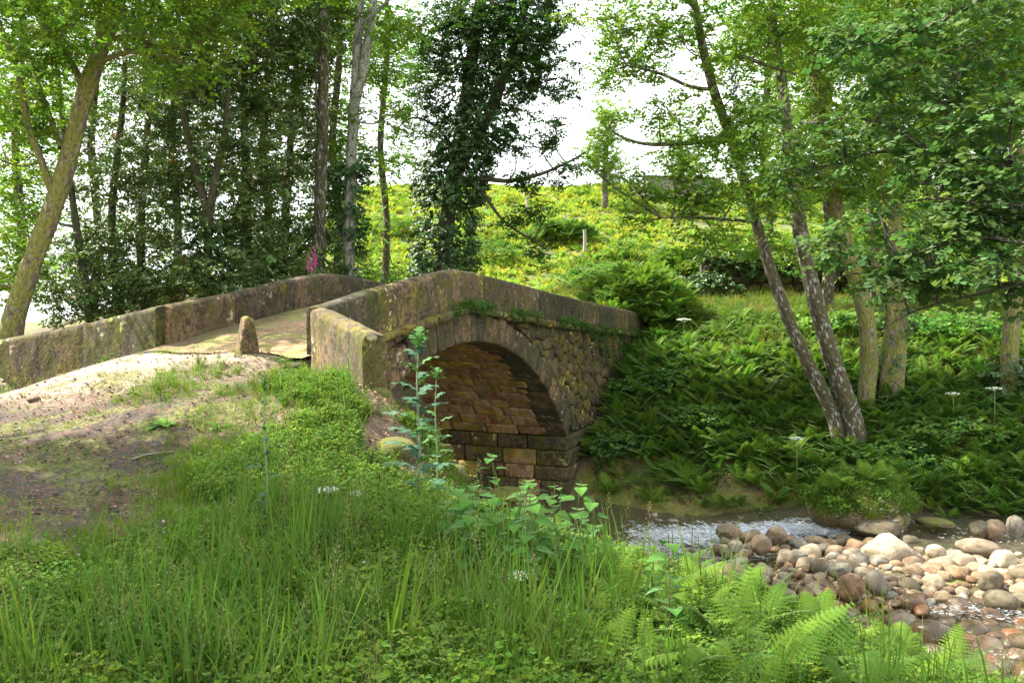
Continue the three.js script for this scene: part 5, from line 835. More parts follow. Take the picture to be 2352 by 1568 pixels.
// ---------------------------------------------------------------- retaining wall of rough blocks beyond the flat
reseed(840);
{
  const t = thing('retaining_wall', 'low mossy retaining wall of rough blocks at the foot of the hill', 'wall', V3(7.2, height(7.2, 32.6) - 0.1, -32.6)), ang = -0.08; t.rotation.y = ang;
  for (let r = 0, y = 0; r < 6; r++) { const hh = R(0.22, 0.32); for (let x = R(-0.3, 0); x < 8.5;) { const w = R(0.35, 0.75), g = stoneFrom([[x, y], [x + w, y], [x + w, y + hh], [x, y + hh]], 0.4, 0.02, 0.05, 2, 0.12, 0.13); g.translate(0, R(-0.03, 0.03), R(-0.06, 0.05)); part('wall_block', tintStone(g, 0.22), pick(M.granite), t); x += w; } y += hh; }
  const bk = new THREE.BoxGeometry(8.6, 1.5, 0.5); bk.translate(4.2, 0.72, -0.4); part('wall_backing', bk, M.core, t);
}
// ---------------------------------------------------------------- farm shed on the skyline, fence posts
{
  const p = at(1540, 412, 58), t = thing('farm_shed', 'low farm shed with a grey corrugated roof on the skyline', 'shed', V3(p.x, height(p.x, 56), -56)); t.rotation.y = 0.25; t.scale.set(0.7, 0.65, 0.7);
  const wl = new THREE.BoxGeometry(7, 1.9, 4); wl.translate(0, 0.7, 0); part('wall', wl, new THREE.MeshStandardMaterial({ color: RGB(0.2, 0.19, 0.165), roughness: 1, bumpMap: bumpGranite, bumpScale: 0.02 }), t);
  const n = 90, pos = [], idx = []; for (let i = 0; i <= n; i++) { const x = lerp(-3.8, 3.8, i / n), b = 0.03 * Math.sin(i * Math.PI / 2 * 1.0); for (const [z, y] of [[-2.5, 2.3], [2.5, 1.7]]) pos.push(x, y + b, z); for (const [z, y] of [[-2.5, 2.25], [2.5, 1.65]]) pos.push(x, y + b, z); }
  for (let i = 0; i < n; i++) { const a = i * 4, b = a + 4; idx.push(a, a + 1, b, a + 1, b + 1, b, a + 2, b + 2, a + 3, a + 3, b + 2, b + 3); }
  part('corrugated_roof', geoOf(pos, idx), new THREE.MeshStandardMaterial({ color: RGB(0.22, 0.22, 0.22), roughness: 0.8 }), t);
}
{
  const post = M.postMat = new THREE.MeshStandardMaterial({ color: RGB(0.3, 0.28, 0.24), roughness: 0.9, bumpMap: bumpBark, bumpScale: 0.01 });
  for (const [label, px, py, hpx, D] of [['pale fence post on the hillside below the shed', 1343, 485, 38, 42], ['short fence post on the hillside left of the pale one', 1298, 462, 30, 46], ['thin fence post on the skyline by the oak branch', 1210, 425, 22, 52]]) {
    const b = at(px, py, D), y = height(b.x, D), t = thing('fence_post', label, 'post', V3(b.x, y, -D), 'fence posts on the hillside'), hh = hpx * D / FOCAL + 0.35;
    part('post', tube([V3(0, -0.2, 0), V3(0.02, hh * 0.6, 0), V3(0, hh, 0)], [0.09, 0.085, 0.08], 7, 0.05), post, t);
    if (px === 0) part('rail', tube([V3(0.05, hh * 0.95, 0.06), V3(-0.6, hh * 1.0, 0.06), V3(-1.2, hh * 1.05, 0.06)], [0.05, 0.05, 0.045], 6, 0.05), post, t);
  }
}

// ---------------------------------------------------------------- stones
reseed(850);
function rockGeo(s, lumps = 0.16, detail = 3, flat = 1) {
  const g = new THREE.IcosahedronGeometry(1, detail), p = g.attributes.position, v = V3();
  const cuts = []; for (let k = 0; k < 7; k++) { let o; do o = V3(R(-1, 1), R(-1, 1), R(-1, 1)); while (o.lengthSq() > 1 || o.lengthSq() < 0.1); cuts.push([o.normalize(), R(0.72, 0.95) * flat]); }
  for (let i = 0; i < p.count; i++) { v.fromBufferAttribute(p, i).normalize(); let r = 1; for (const [n, d] of cuts) { const q = v.dot(n); if (q * r > d) r = lerp(r, d / q, 0.75); } r *= 1 + lumps * fbm3(v.x * 1.4 + s * 7, v.y * 1.4, v.z * 1.4, 3) + 0.03 * fbm3(v.x * 6 + s, v.y * 6, v.z * 6, 2); v.multiplyScalar(r); p.setXYZ(i, v.x, v.y, v.z); }
  const uv = new Float32Array(p.count * 2); for (let i = 0; i < p.count; i++) { const j = i - i % 3, e1 = [0, 1, 2].map((c) => p.getComponent(j + 1, c) - p.getComponent(j, c)), e2 = [0, 1, 2].map((c) => p.getComponent(j + 2, c) - p.getComponent(j, c)), nv = [Math.abs(e1[1] * e2[2] - e1[2] * e2[1]), Math.abs(e1[2] * e2[0] - e1[0] * e2[2]), Math.abs(e1[0] * e2[1] - e1[1] * e2[0])], ax = nv[0] > nv[1] && nv[0] > nv[2] ? 0 : nv[1] > nv[2] ? 1 : 2; uv[2 * i] = p.getComponent(i, (ax + 1) % 3) * 0.35 + s * 0.37; uv[2 * i + 1] = p.getComponent(i, (ax + 2) % 3) * 0.35 + s * 0.11; }
  g.setAttribute('uv', new THREE.BufferAttribute(uv, 2));
  // smooth normals across shared corners
  const key = new Map(), nn = new Float32Array(p.count * 3), a = V3(), b = V3(), c = V3(), n = V3();
  const kk = (i) => `${p.getX(i).toFixed(4)},${p.getY(i).toFixed(4)},${p.getZ(i).toFixed(4)}`;
  for (let i = 0; i < p.count; i += 3) { a.fromBufferAttribute(p, i); b.fromBufferAttribute(p, i + 1); c.fromBufferAttribute(p, i + 2); n.crossVectors(b.clone().sub(a), c.clone().sub(a)); for (let q = 0; q < 3; q++) { const k = kk(i + q); key.set(k, (key.get(k) ?? V3()).add(n)); } }
  for (let i = 0; i < p.count; i++) { n.copy(key.get(kk(i))).normalize(); nn.set([n.x, n.y, n.z], i * 3); }
  g.setAttribute('normal', new THREE.BufferAttribute(nn, 3));
  return g;
}
const cobbleGeos = []; for (let k = 0; k < 9; k++) cobbleGeos.push(rockGeo(k, 0.22, 4 - (k % 2), 1.02));
const texCobble = colorTex(512, (u, v) => { const g = tfbm(u, v, 60, 3, 611), b = tfbm(u, v, 4, 4, 621); let c = mix3([0.9, 0.88, 0.84], [0.68, 0.62, 0.53], smooth(0.35, 0.65, b)); c = mix3(c, [0.35, 0.3, 0.24], 0.6 * smooth(0.58, 0.7, tfbm(u, v, 9, 4, 631))); return mul3(c, 0.72 + 0.5 * g); });
const cob = (c, r = 0.85) => new THREE.MeshStandardMaterial({ color: RGB(...c), map: texCobble, bumpMap: bumpGranite, bumpScale: 0.008, roughness: r });
M.cobble = [[0.3, 0.25, 0.18], [0.23, 0.19, 0.14], [0.25, 0.235, 0.2], [0.28, 0.18, 0.11], [0.2, 0.145, 0.095], [0.42, 0.37, 0.28], [0.15, 0.13, 0.085], [0.27, 0.21, 0.14]].map((c) => cob(c));
M.wetStone = [[0.2, 0.1, 0.045], [0.15, 0.09, 0.05], [0.24, 0.12, 0.05], [0.12, 0.085, 0.05], [0.17, 0.12, 0.07]].map((c) => cob(c, 0.22));
const texMoss = colorTex(512, (u, v) => { const g = tfbm(u, v, 110, 2, 711), b = tfbm(u, v, 5, 4, 721); let c = mix3([0.2, 0.2, 0.03], [0.101, 0.124, 0.0133], b); c = mix3(c, [0.16, 0.12, 0.07], 0.8 * smooth(0.56, 0.66, tfbm(u, v, 7, 4, 731))); return mul3(c, 0.5 + g); });
const bumpMoss = valueTex(512, (u, v) => tfbm(u, v, 90, 3, 711));
M.moss = new THREE.MeshStandardMaterial({ map: texMoss, bumpMap: bumpMoss, bumpScale: 0.03, roughness: 1 });
M.mossStone = new THREE.MeshStandardMaterial({ map: texGranite, color: RGB(0.8, 0.8, 0.6), bumpMap: bumpGranite, bumpScale: 0.02, roughness: 1 });
function rock(name, label, X, y, D, sx, sy, sz, mat, geo, group, category = 'stone') { const m = new THREE.Mesh(geo ?? pick(cobbleGeos), mat); m.name = numbered(name); m.position.set(X, y, -D); m.scale.set(sx, sy, sz); m.rotation.set(R(-0.2, 0.2), R(0, 6.28), R(-0.2, 0.2)); m.castShadow = m.receiveShadow = true; scene.add(m); return tag(m, label, category, group); }
const taken = [], bigs = [];
// distinct stones of the gravel bar: px, py, half width, half height (photo px), label, material
for (const [px, py, hw, hh, label, mat] of [
  [2042, 1272, 58, 40, 'largest pale boulder of the gravel bar', M.cobble[5]], [2015, 1218, 62, 20, 'long flat olive slab at the water edge of the bar', M.cobble[6]], [2250, 1262, 48, 20, 'flat stone with a cap of yellow moss on the bar', M.cobble[1]],
  [2305, 1290, 34, 24, 'pale egg-shaped stone right of the mossy flat stone', M.cobble[5]], [2012, 1336, 24, 28, 'upright white stone in the middle of the bar', M.cobble[2]], [1955, 1345, 30, 30, 'brown block with a moss stain left of the upright white stone', M.cobble[3]],
  [1928, 1308, 27, 18, 'smooth grey oval stone at the left of the bar', M.cobble[2]], [2278, 1335, 30, 25, 'dark round mossy stone near the right edge', M.cobble[6]], [2300, 1372, 38, 22, 'dark green mossy stone half in the water', M.cobble[6]],
  [2215, 1292, 30, 18, 'pale wedge stone below the mossy flat stone', M.cobble[0]], [2250, 1222, 26, 20, 'round olive stone in a row at the pool edge', M.cobble[6]], [2285, 1224, 28, 22, 'second round olive stone at the pool edge', M.cobble[4]], [2332, 1216, 24, 24, 'grey round stone at the pool edge, last of the row', M.cobble[2]],
  [2150, 1270, 22, 16, 'small wedge stone right of the largest boulder', M.cobble[5]], [1785, 1235, 24, 20, 'round grey stone at the left tip of the bar', M.cobble[1]], [1748, 1255, 26, 22, 'brown round stone at the left tip beside the rapids', M.cobble[7]]]) {
  const [X, D] = onPlane(px, py, -3.93 - (1300 - py) * 0.0006), k = D / FOCAL;
  rock('river_boulder', label, X, -3.93 + 0.0 * k, D, hw * k * 1.05, hh * k * 1.15, hw * k * 0.85, mat, undefined, undefined, 'boulder'); taken.push([X, D, hw * k]); bigs.push([['the largest pale boulder', 'the long flat slab', 'the moss-capped flat stone', 'the egg-shaped stone', 'the upright white stone', 'the moss-stained block', 'the grey oval stone', 'the dark mossy round stone', 'the dark green half-sunk stone', 'the pale wedge stone', 'the first olive pool stone', 'the second olive pool stone', 'the last pool-edge stone', 'the small wedge stone', 'the grey tip stone', 'the brown tip stone'][taken.length - 1], X, D]);
}
{
  const placed = taken.slice(); let made = 0;
  for (let k = 0; k < 9000 && made < 225; k++) {
    const v = R(-3.9, 0.15), w = R(3.9, 12), [X, D] = toXD(v, w), r = 0.07 + 0.15 * Math.pow(rnd(), 1.5);
    if (X / D > 0.66 || v > 0.15 - 0.5 * smooth(6, 5, w) || v < -3.2 - 0.5 * rnd()) continue;
    if (placed.some(([x, d, q]) => Math.hypot(x - X, d - D) < (q + r) * 0.78)) continue;
    placed.push([X, D, r]); made++;
    const damp = v < -2.7, ci = Math.floor(rnd() * 8), wi = Math.floor(rnd() * 5), isWet = damp && rnd() < 0.6, sz = r < 0.1 ? 'small' : r < 0.15 ? 'middling' : 'large', g = [r * R(0.9, 1.35), r * R(0.55, 0.85), r * R(0.85, 1.15)];
    rock('river_cobble', beside(`${sz} ${isWet ? ['rusty wet', 'dark wet', 'orange wet', 'blackish wet', 'brown wet'][wi] : ['tan', 'brown', 'grey', 'ochre', 'dark brown', 'cream', 'olive', 'sandy'][ci]} cobble`, X, D, bigs), X, Math.max(height(X, D), -4.12) + r * 0.22, D, ...g, isWet ? M.wetStone[wi] : M.cobble[ci], undefined, damp ? 'damp cobbles of the bar' : 'dry cobbles of the bar', 'cobble');
  }
  let wetN = 0;
  for (let k = 0; k < 6000 && wetN < 60; k++) { const v = R(-6.2, -3.3), w = R(5.6, 10.5), [X, D] = toXD(v, w), r = R(0.1, 0.26); if (X / D > 0.64 || X / D < 0.42 || placed.some(([x, d, q]) => Math.hypot(x - X, d - D) < (q + r) * 0.85)) continue; placed.push([X, D, r]); wetN++; const wi = Math.floor(rnd() * 5); rock('wet_stone', beside(`glistening ${['rusty', 'dark', 'orange', 'blackish', 'brown'][wi]} stone`, X, D, bigs), X, level(v, w) + r * R(-0.25, 0.12), D, r * R(1, 1.4), r * R(0.6, 0.85), r, M.wetStone[wi], undefined, 'wet stones of the near branch', 'stone'); }
  const pb = [], pg = [rockGeo(21, 0.2, 1), rockGeo(22, 0.2, 1)];
  for (let k = 0; k < 6000; k++) { const v = R(-6.4, 1.8), w = R(2, 13), [X, D] = toXD(v, w), y = height(X, D); if (y > -3.8) continue; const s = R(0.02, 0.075), b = pick([[0.4, 0.33, 0.24], [0.3, 0.22, 0.15], [0.36, 0.33, 0.28], [0.26, 0.16, 0.09]]); pb.push({ p: V3(X, y + s * 0.3, -D), s: [s * R(1, 1.5), s * 0.7, s], ry: R(0, 6.28), c: mul3(b, R(0.7, 1.2)) }); }
  stuff('pebbles', 'small brown pebbles between the cobbles and on the stream bed', 'pebbles', pg, new THREE.MeshStandardMaterial({ map: texCobble, roughness: 0.7 }), pb);
}
// mossy rocks
{
  const mossRock = (name, label, px, py, D, hw, hh, moss, geo) => { const k = D / FOCAL, p = at(px, py, D), t = thing(name, label, 'rock', V3(p.x, p.y - hh * k, -D)), a = part('rock', geo ?? pick(cobbleGeos), M.mossStone, t); a.scale.set(hw * k, hh * k, hw * k * 0.9); a.position.y = hh * k * 0.8; a.rotation.y = R(0, 6.28); if (moss) { const m = part('moss_cap', cobbleGeos[1], M.moss, t); m.scale.set(hw * k * 0.93, hh * k * 0.72, hw * k * 0.86); m.position.y = hh * k * 1.17; m.rotation.y = a.rotation.y; } return t; };
  mossRock('mossy_rock', 'squarish granite block with a moss coat below the end of the splayed parapet', 868, 915, 9.0, 40, 30, true);
  mossRock('mossy_rock', 'big cushion-mossed boulder on the bank left of the thistle', 905, 1040, 8.1, 58, 42, true);
  mossRock('mossy_rock', 'mossed stone at the foot of the bank below the arch', 1045, 1085, 10.2, 30, 22, true);
  mossRock('mossy_rock', 'mossy ledge stone at the near corner of the far pier', 1170, 1140, 15.5, 70, 22, true);
  mossRock('island_rock', 'dark mossy rock islet with grass and ferns on top in the rapids', 1975, 1160, 15.6, 120, 68, true, rockGeo(33, 0.3, 4));
  mossRock('mossy_rock', 'low mossy rock in the pool near the right edge', 2290, 1150, 16.6, 50, 18, true);
  mossRock('mossy_rock', 'flat mossy stone lying in the pool', 2150, 1200, 15.2, 45, 9, true);
}
reseed(860);
{ // plants on the islet
  const c = at(1975, 1112, 15.6);
  for (let k = 0; k < 7; k++) { const x = c.x - 0.62 + k * 0.2, d = 15.5 + R(-0.35, 0.3); fern('islet_fern', `little fern in painted sunlit green on the mossy islet, ${['first', 'second', 'third', 'fourth', 'fifth', 'sixth', 'seventh'][k]} from its left side`, x, d, R(0.55, 0.8), 8, false, 'ferns on the islet', c.y + 0.12 - 0.25 * Math.abs(x - c.x), M.fern[3]); }  // lightest fern green, sunlight painted into the leaf colour
  const g = []; for (let k = 0; k < 700; k++) { const a = R(0, 6.28), q = Math.sqrt(rnd()) * 1.12; g.push({ p: V3(c.x + Math.cos(a) * q * 0.85, c.y + 0.12 - 0.42 * q * q, -15.5 + Math.sin(a) * q * 0.6), ry: R(0, 6.28), rx: R(-0.5, 0.5), rz: R(-0.5, 0.5), s: R(0.8, 1.6), c: green([0.12, 0.23, 0.0182]) }); }
  stuff('islet_grass', 'grass tussocks on the mossy islet in the rapids', 'grass', [grassTuft(14, 0.1, 0.3, 0.006, 0.08), herb(14, 0.16, 0.03, OVAL)], M.leaf, g);
  const [bx, bd] = onPlane(2190, 1110, -3.7); for (let k = 0; k < 6; k++) fern('pool_fern', `fern leaning over the pool, ${['first', 'second', 'third', 'fourth', 'fifth', 'sixth'][k]} from the islet side`, bx - 0.4 + k * 0.35, bd + R(-0.3, 0.6), R(0.5, 0.75), 7, false, 'ferns over the pool', -3.75 + R(0, 0.25));
}
// ---------------------------------------------------------------- white water
{
  const rib = () => { const s = new Soup(), n = 5, pts = [], wd = []; for (let k = 0; k <= n; k++) { pts.push(V3((k / n - 0.5), 0.12 * Math.sin(k * 1.3 + R(0, 2)), R(-0.05, 0.05))); wd.push(0.13 * Math.sin(Math.PI * (k + 0.3) / (n + 0.6)) * R(0.5, 1.2)); } s.ribbon(pts, wd, V3(0, R(-0.3, 0.3), 1)); return s.geo(); };
  const F = [], put = (v, w, n, sv, sw, s0, s1, rise) => { for (let k = 0; k < n; k++) { const a = v + gauss() * sv, b = w + gauss() * sw, [X, D] = toXD(a, b); const q = 0.05 * fbm3(a * 2.6, 1, b * 1.3, 3); F.push({ p: V3(X, level(a, b) + 0.03 + q * 1.4 + R(0, rise), -D), ry: -0.38 + R(-0.5, 0.5), rx: R(-0.3, 0.3), rz: R(-0.25, 0.25), s: [R(s0, s1), R(s0, s1) * 0.8, R(s0, s1) * 0.6], c: mul3([0.8, 0.84, 0.88], R(0.75, 1.1)) }); } };
  put(0.6, 4.4, 2600, 0.33, 1.1, 0.06, 0.2, 0.1); put(0.5, 5.7, 900, 0.22, 0.5, 0.05, 0.16, 0.12); put(0.1, 3.0, 1300, 0.5, 0.8, 0.05, 0.18, 0.06); put(-0.9, 2.6, 500, 0.4, 0.5, 0.04, 0.13, 0.05); put(0.85, 6.5, 620, 0.22, 0.22, 0.04, 0.13, 0.16); put(1.3, 5.0, 130, 0.15, 0.4, 0.04, 0.1, 0.05);
  put(-3.3, 7.4, 380, 0.22, 0.9, 0.03, 0.09, 0.05); put(-3.6, 8.8, 200, 0.3, 0.8, 0.03, 0.08, 0.05); put(-4.8, 7.2, 200, 0.5, 0.6, 0.02, 0.07, 0.04); put(-1.9, 3.4, 700, 0.5, 0.5, 0.03, 0.1, 0.04); put(0.9, 8, 120, 0.5, 0.9, 0.03, 0.1, 0.03);
  stuff('foam', 'white water foaming down the rapids', 'foam', [rib(), rib(), rib()], new THREE.MeshPhysicalMaterial({ color: RGB(1, 1, 1), roughness: 0.5, transmission: 0.3, thickness: 0, side: THREE.DoubleSide }), F);
}
// ---------------------------------------------------------------- marker stone by the path
reseed(870);
{
  const g0 = [at(568, 802, 10.75), 0], X = g0[0].x, D = 10.75, y = height(X, D), t = thing('marker_stone', 'short tapered granite marker stone standing at the entrance to the bridge', 'stone', V3(X, y, -D)); t.rotation.y = 0.55;
  const g = stoneFrom([[-0.15, -0.25], [0.15, -0.25], [0.12, 0.1], [0.06, 0.44], [-0.01, 0.475], [-0.05, 0.45], [-0.12, 0.1]], 0.2, 0.003, 0.006, 1, 0.02, 0.08); g.translate(0, 0, 0.1); g.rotateY(0);
  part('shaft', tintStone(g, -0.05), M.granite[4], t);
}
// ---------------------------------------------------------------- the tall thistle
function lobedLeaf() { const s = new Soup(), P = (t, h) => V3(t, 0.1 * Math.sin(t * 2.6) - 0.28 * t * t, h); const o = [[0, 0.05], [0.1, 0.06], [0.18, 0.2], [0.26, 0.11], [0.36, 0.13], [0.45, 0.29], [0.53, 0.15], [0.61, 0.17], [0.72, 0.31], [0.8, 0.17], [0.88, 0.18], [1, 0]]; for (const q of [1, -1]) for (let k = 0; k + 1 < o.length; k++) { const a = P(o[k][0], 0), b = P(o[k + 1][0], 0), c = P(o[k][0] + (o[k][1] > 0.14 ? 0.05 : 0), q * o[k][1]), d = P(o[k + 1][0] + (o[k + 1][1] > 0.14 ? 0.05 : 0), q * o[k + 1][1]); c.y += 0.18 * o[k][1] * Math.sin(k * 2.1); d.y += 0.18 * o[k + 1][1] * Math.sin(k * 2.1 + 2.1); if (q > 0) { s.tri(a, b, c); s.tri(b, d, c); } else { s.tri(a, c, b); s.tri(b, c, d); } } return s.geo(); }
{
  const leafA = lobedLeaf(), mats = [leafy([0.06, 0.15, 0.075], 0.35, 0.75), leafy([0.0735, 0.182, 0.0363], 0.4, 0.75), leafy([0.05, 0.125, 0.07], 0.3, 0.75)], stemM = new THREE.MeshStandardMaterial({ color: RGB(0.16, 0.2, 0.1), roughness: 0.7 });
  const thistle = (label, px, py, D, H, n, L) => { const X = at(px, py, D).x, y = height(X, D), t = thing('thistle', label, 'plant', V3(X, y, -D)); part('stem', tube([V3(0, -0.05, 0), V3(0.01, H * 0.4, 0.01), V3(-0.01, H * 0.75, 0), V3(0.005, H, 0)], [0.014, 0.012, 0.009, 0.005].map((q) => q * clamp(L / 0.3, 0.5, 1)), 7, 0.02), stemM, t); for (let k = 0; k < n; k++) { const u = (k + 0.6) / n, f = part('leaf', leafA, pick(mats), t); f.position.set(0, H * (0.08 + 0.9 * u), 0); f.rotation.set(0, k * 2.4 + R(-0.4, 0.4), R(0.15, 0.5) + 0.35 * u, 'YXZ'); f.scale.setScalar(L * (1 - 0.5 * u * u) * R(0.75, 1.15)); } for (let k = 0; k < 9; k++) { const f = part('leaf', leafA, mats[1], t); f.position.set(0, H * (0.96 + 0.02 * (k % 3)), 0); f.rotation.set(0, k * 0.75, R(0.8, 1.2), 'YXZ'); f.scale.setScalar(L * R(0.3, 0.5)); } return t; };
  const p = at(962, 1180, 6.9), yb = height(p.x, 6.9), top = at(962, 772, 6.9).y;
  thistle('tall blue-green prickly thistle standing before the arch of the bridge', 962, 1180, 6.9, top - yb - 0.05, 25, 0.33);
  const d2 = at(1003, 860, 7.4), y2 = height(d2.x, 7.4); thistle('thinner second thistle close behind the tall blue-green one', 1003, 1180, 7.4, d2.y - y2, 14, 0.2);
  const q = at(612, 880, 5.6), y3 = height(q.x, 5.6); thistle('spindly dark thistle stalk among the grass beside the path', 612, 1250, 5.6, q.y - y3, 11, 0.13);
}
// ---------------------------------------------------------------- broad-leaved plants
reseed(880);
{
  const big = (o, f, d) => { const s = new Soup(); s.leaf(V3(0, 0, 0), V3(1, 0, 0), UPV, 1, 0.42, o, f, d); return s.geo(); };
  const heart = [big([[0.03, 0.45], [0.12, 0.85], [0.3, 1], [0.5, 0.88], [0.7, 0.58], [0.88, 0.25]], 0.2, 0.25), big([[0.03, 0.45], [0.12, 0.85], [0.3, 1], [0.5, 0.88], [0.7, 0.58], [0.88, 0.25]], 0.12, 0.4)], mats = [leafy([0.0689, 0.182, 0.0242], 0.4, 0.8), leafy([0.0827, 0.212, 0.0242], 0.4, 0.8), leafy([0.0597, 0.164, 0.0273], 0.35, 0.75)], stemM = leafy([0.14, 0.16, 0.05], 0.2, 0.8);
  [[1050, 1290], [1100, 1250], [1130, 1310], [1180, 1270], [1210, 1330], [1250, 1300], [1290, 1340], [1310, 1300], [1160, 1350], [1080, 1340], [1330, 1370], [1230, 1390], [1380, 1360], [1050, 1225], [1130, 1230], [1490, 1420], [1540, 1490], [1025, 1260], [1150, 1200], [1210, 1240], [1270, 1260], [1350, 1330], [1100, 1300], [1180, 1310]].forEach(([px, py]) => {
    const [X, D] = ground(px, py + 45), t = thing('nettle_plant', beside('heart-leaved plant', X, D, [['the tall thistle', -0.73, 6.9], ['the lowest cream umbel', 0.04, 4.3], ['the lone fern by the thistle', -0.4, 7.2], ['the cream umbels by the thistle', -1.3, 6], ['the far pier', 1.4, 9], ['the rapids', 2, 8.4]]), 'plant', V3(X, height(X, D), -D), 'heart-leaved plants of the near bank'), H = R(0.42, 0.66), lx = R(-0.08, 0.08), lz = R(-0.08, 0.08);
    part('stem', tube([V3(0, -0.03, 0), V3(lx * 0.4, H * 0.5, lz * 0.4), V3(lx, H, lz)], [0.005, 0.004, 0.003], 5, 0), stemM, t);
    for (let k = 0; k < 6; k++) for (const q of [0, Math.PI]) { const u = 0.3 + 0.7 * (k + 0.5) / 6, f = part('leaf', pick(heart), pick(mats), t), yaw = k * 1.57 + q + R(-0.3, 0.3); f.position.set(lx * u + Math.cos(yaw) * 0.025, H * u, lz * u - Math.sin(yaw) * 0.025); f.rotation.set(R(-0.25, 0.25), yaw, R(-0.15, 0.35), 'YXZ'); f.scale.setScalar(R(0.1, 0.145) * (1.2 - 0.5 * u)); }
  });
  const blade = [big([[0.1, 0.35], [0.3, 0.85], [0.5, 1], [0.75, 0.75], [0.92, 0.35]], 0.25, 0.3), big([[0.1, 0.35], [0.3, 0.85], [0.5, 1], [0.75, 0.75], [0.92, 0.35]], 0.15, 0.55)], dockM = [leafy([0.129, 0.278, 0.0242], 0.45, 0.75), leafy([0.101, 0.25, 0.0242], 0.45, 0.75)];
  for (const [label, px, py, n, L] of [['yellow-green dock at the bottom edge of the bank', 430, 1540, 6, 0.26], ['dock rosette with an upright leaf on the bare path', 375, 980, 6, 0.2], ['low dock rosette right of the upright-leaved one on the path', 505, 985, 7, 0.18], ['dock leaf beside the moss at the path edge', 475, 1040, 4, 0.13], ['dock among the sunny herbs near the splayed parapet', 700, 905, 7, 0.2], ['small dock in the middle of the near bank', 915, 1310, 5, 0.16], ['dock below the mossy boulder', 700, 1130, 5, 0.15]]) {
    const [X, D] = ground(px, py), t = thing('dock_plant', label, 'plant', V3(X, height(X, D) - 0.01, -D), 'docks of the bank and path');
    for (let k = 0; k < n; k++) { const f = part('leaf', pick(blade), pick(dockM), t); f.rotation.set(R(-0.2, 0.2), k * 6.283 / n + R(-0.4, 0.4), R(0.35, 1.15), 'YXZ'); f.scale.set(L * R(0.7, 1.1), L, L * R(0.45, 0.65)); }
  }
  // umbel flowers
  const flor = new THREE.IcosahedronGeometry(1, 0), white = new THREE.MeshStandardMaterial({ color: RGB(0.8, 0.8, 0.7), roughness: 0.9 }), stm = new THREE.MeshStandardMaterial({ color: RGB(0.2, 0.27, 0.09), roughness: 0.8 });
  const umbel = (name, label, px, py, H, rad, D, group) => { const g = D ? [at(px, py, D).x, D] : ground(px, py), X = g[0], dd = g[1], y = height(X, dd), t = thing(name, label, 'flower', V3(X, y, -dd), group); part('stem', tube([V3(0, -0.05, 0), V3(0.02, H * 0.5, 0), V3(0, H, 0)], [0.009, 0.007, 0.005], 5, 0.02), stm, t); const s = new Soup(), fl = []; for (let k = 0; k < 16; k++) { const a = k * 2.4, q = Math.sqrt((k + 0.5) / 16) * rad, e = V3(Math.cos(a) * q, H + rad * 0.55 - q * 0.25, Math.sin(a) * q); s.stalk(V3(0, H, 0), e, 0.0022, 0.0015); for (let m = 0; m < 7; m++) { const f = flor.clone(); f.scale(rad * 0.055, rad * 0.03, rad * 0.055); f.translate(e.x + R(-1, 1) * rad * 0.13, e.y + R(0, 0.02), e.z + R(-1, 1) * rad * 0.13); fl.push(f); } } part('rays', s.geo(), stm, t); const b = part('blossom', mergeGeometries(fl), white, t); b.userData.kind = 'stuff'; const lf = part('leaf', blade[1], dockM[0], t); lf.position.set(0, H * 0.45, 0); lf.rotation.set(0, R(0, 6), 0.4); lf.scale.set(0.22, 0.2, 0.16); return t; };
  umbel('cow_parsley', 'cream umbel flower in the grass left of the thistle foot', 752, 1215, 0.24, 0.075, 0);
  umbel('cow_parsley', 'small cream umbel flower right of the other by the thistle', 818, 1205, 0.2, 0.05, 0);
  umbel('cow_parsley', 'cream umbel flower low in the middle of the near bank', 1190, 1450, 0.25, 0.06, 0);
  umbel('hogweed', 'pale hogweed umbel between the bridge and the leaning trunks', 1830, 1010, 1.05, 0.16, 18, 'hogweeds of the far bank');
  umbel('hogweed', 'tall hogweed umbel near the right edge trunk', 2285, 900, 0.9, 0.17, 18.6, 'hogweeds of the far bank');
  umbel('hogweed', 'lower hogweed umbel left of the tall one by the right edge', 2190, 910, 0.75, 0.16, 19, 'hogweeds of the far bank');
  umbel('hogweed', 'hogweed umbel beside the far end of the bridge', 1570, 790, 0.95, 0.2, 24, 'hogweeds of the far bank');
  // foxglove
  const p = at(716, 640, 18), t = thing('foxglove', 'magenta foxglove spikes showing above the far parapet', 'flower', V3(p.x, height(p.x, 18), -18)), pink = leafy([0.55, 0.05, 0.3], 0.3, 0.7), bell = new THREE.ConeGeometry(0.022, 0.06, 7, 1, true);
  for (const [dx, py, n] of [[-8, 590, 12], [5, 575, 13], [-2, 605, 9], [9, 597, 8]]) { const q = at(716 + dx, py, 18).sub(t.position); part('stem', tube([V3(q.x * 0.4, 0, 0), V3(q.x * 0.8, q.y * 0.6, q.z), V3(q.x, q.y + 0.1, q.z)], [0.01, 0.008, 0.004], 5, 0), stm, t); for (let k = 0; k < n; k++) { const b = part('bell', bell, pink, t); b.position.set(q.x + Math.cos(k * 2.4) * 0.03, q.y + 0.1 - k * 0.032, q.z + Math.sin(k * 2.4) * 0.03); b.rotation.set(R(-0.4, 0.4), 0, R(-0.4, 0.4)); b.scale.setScalar(0.7 + 0.04 * k); } }
}
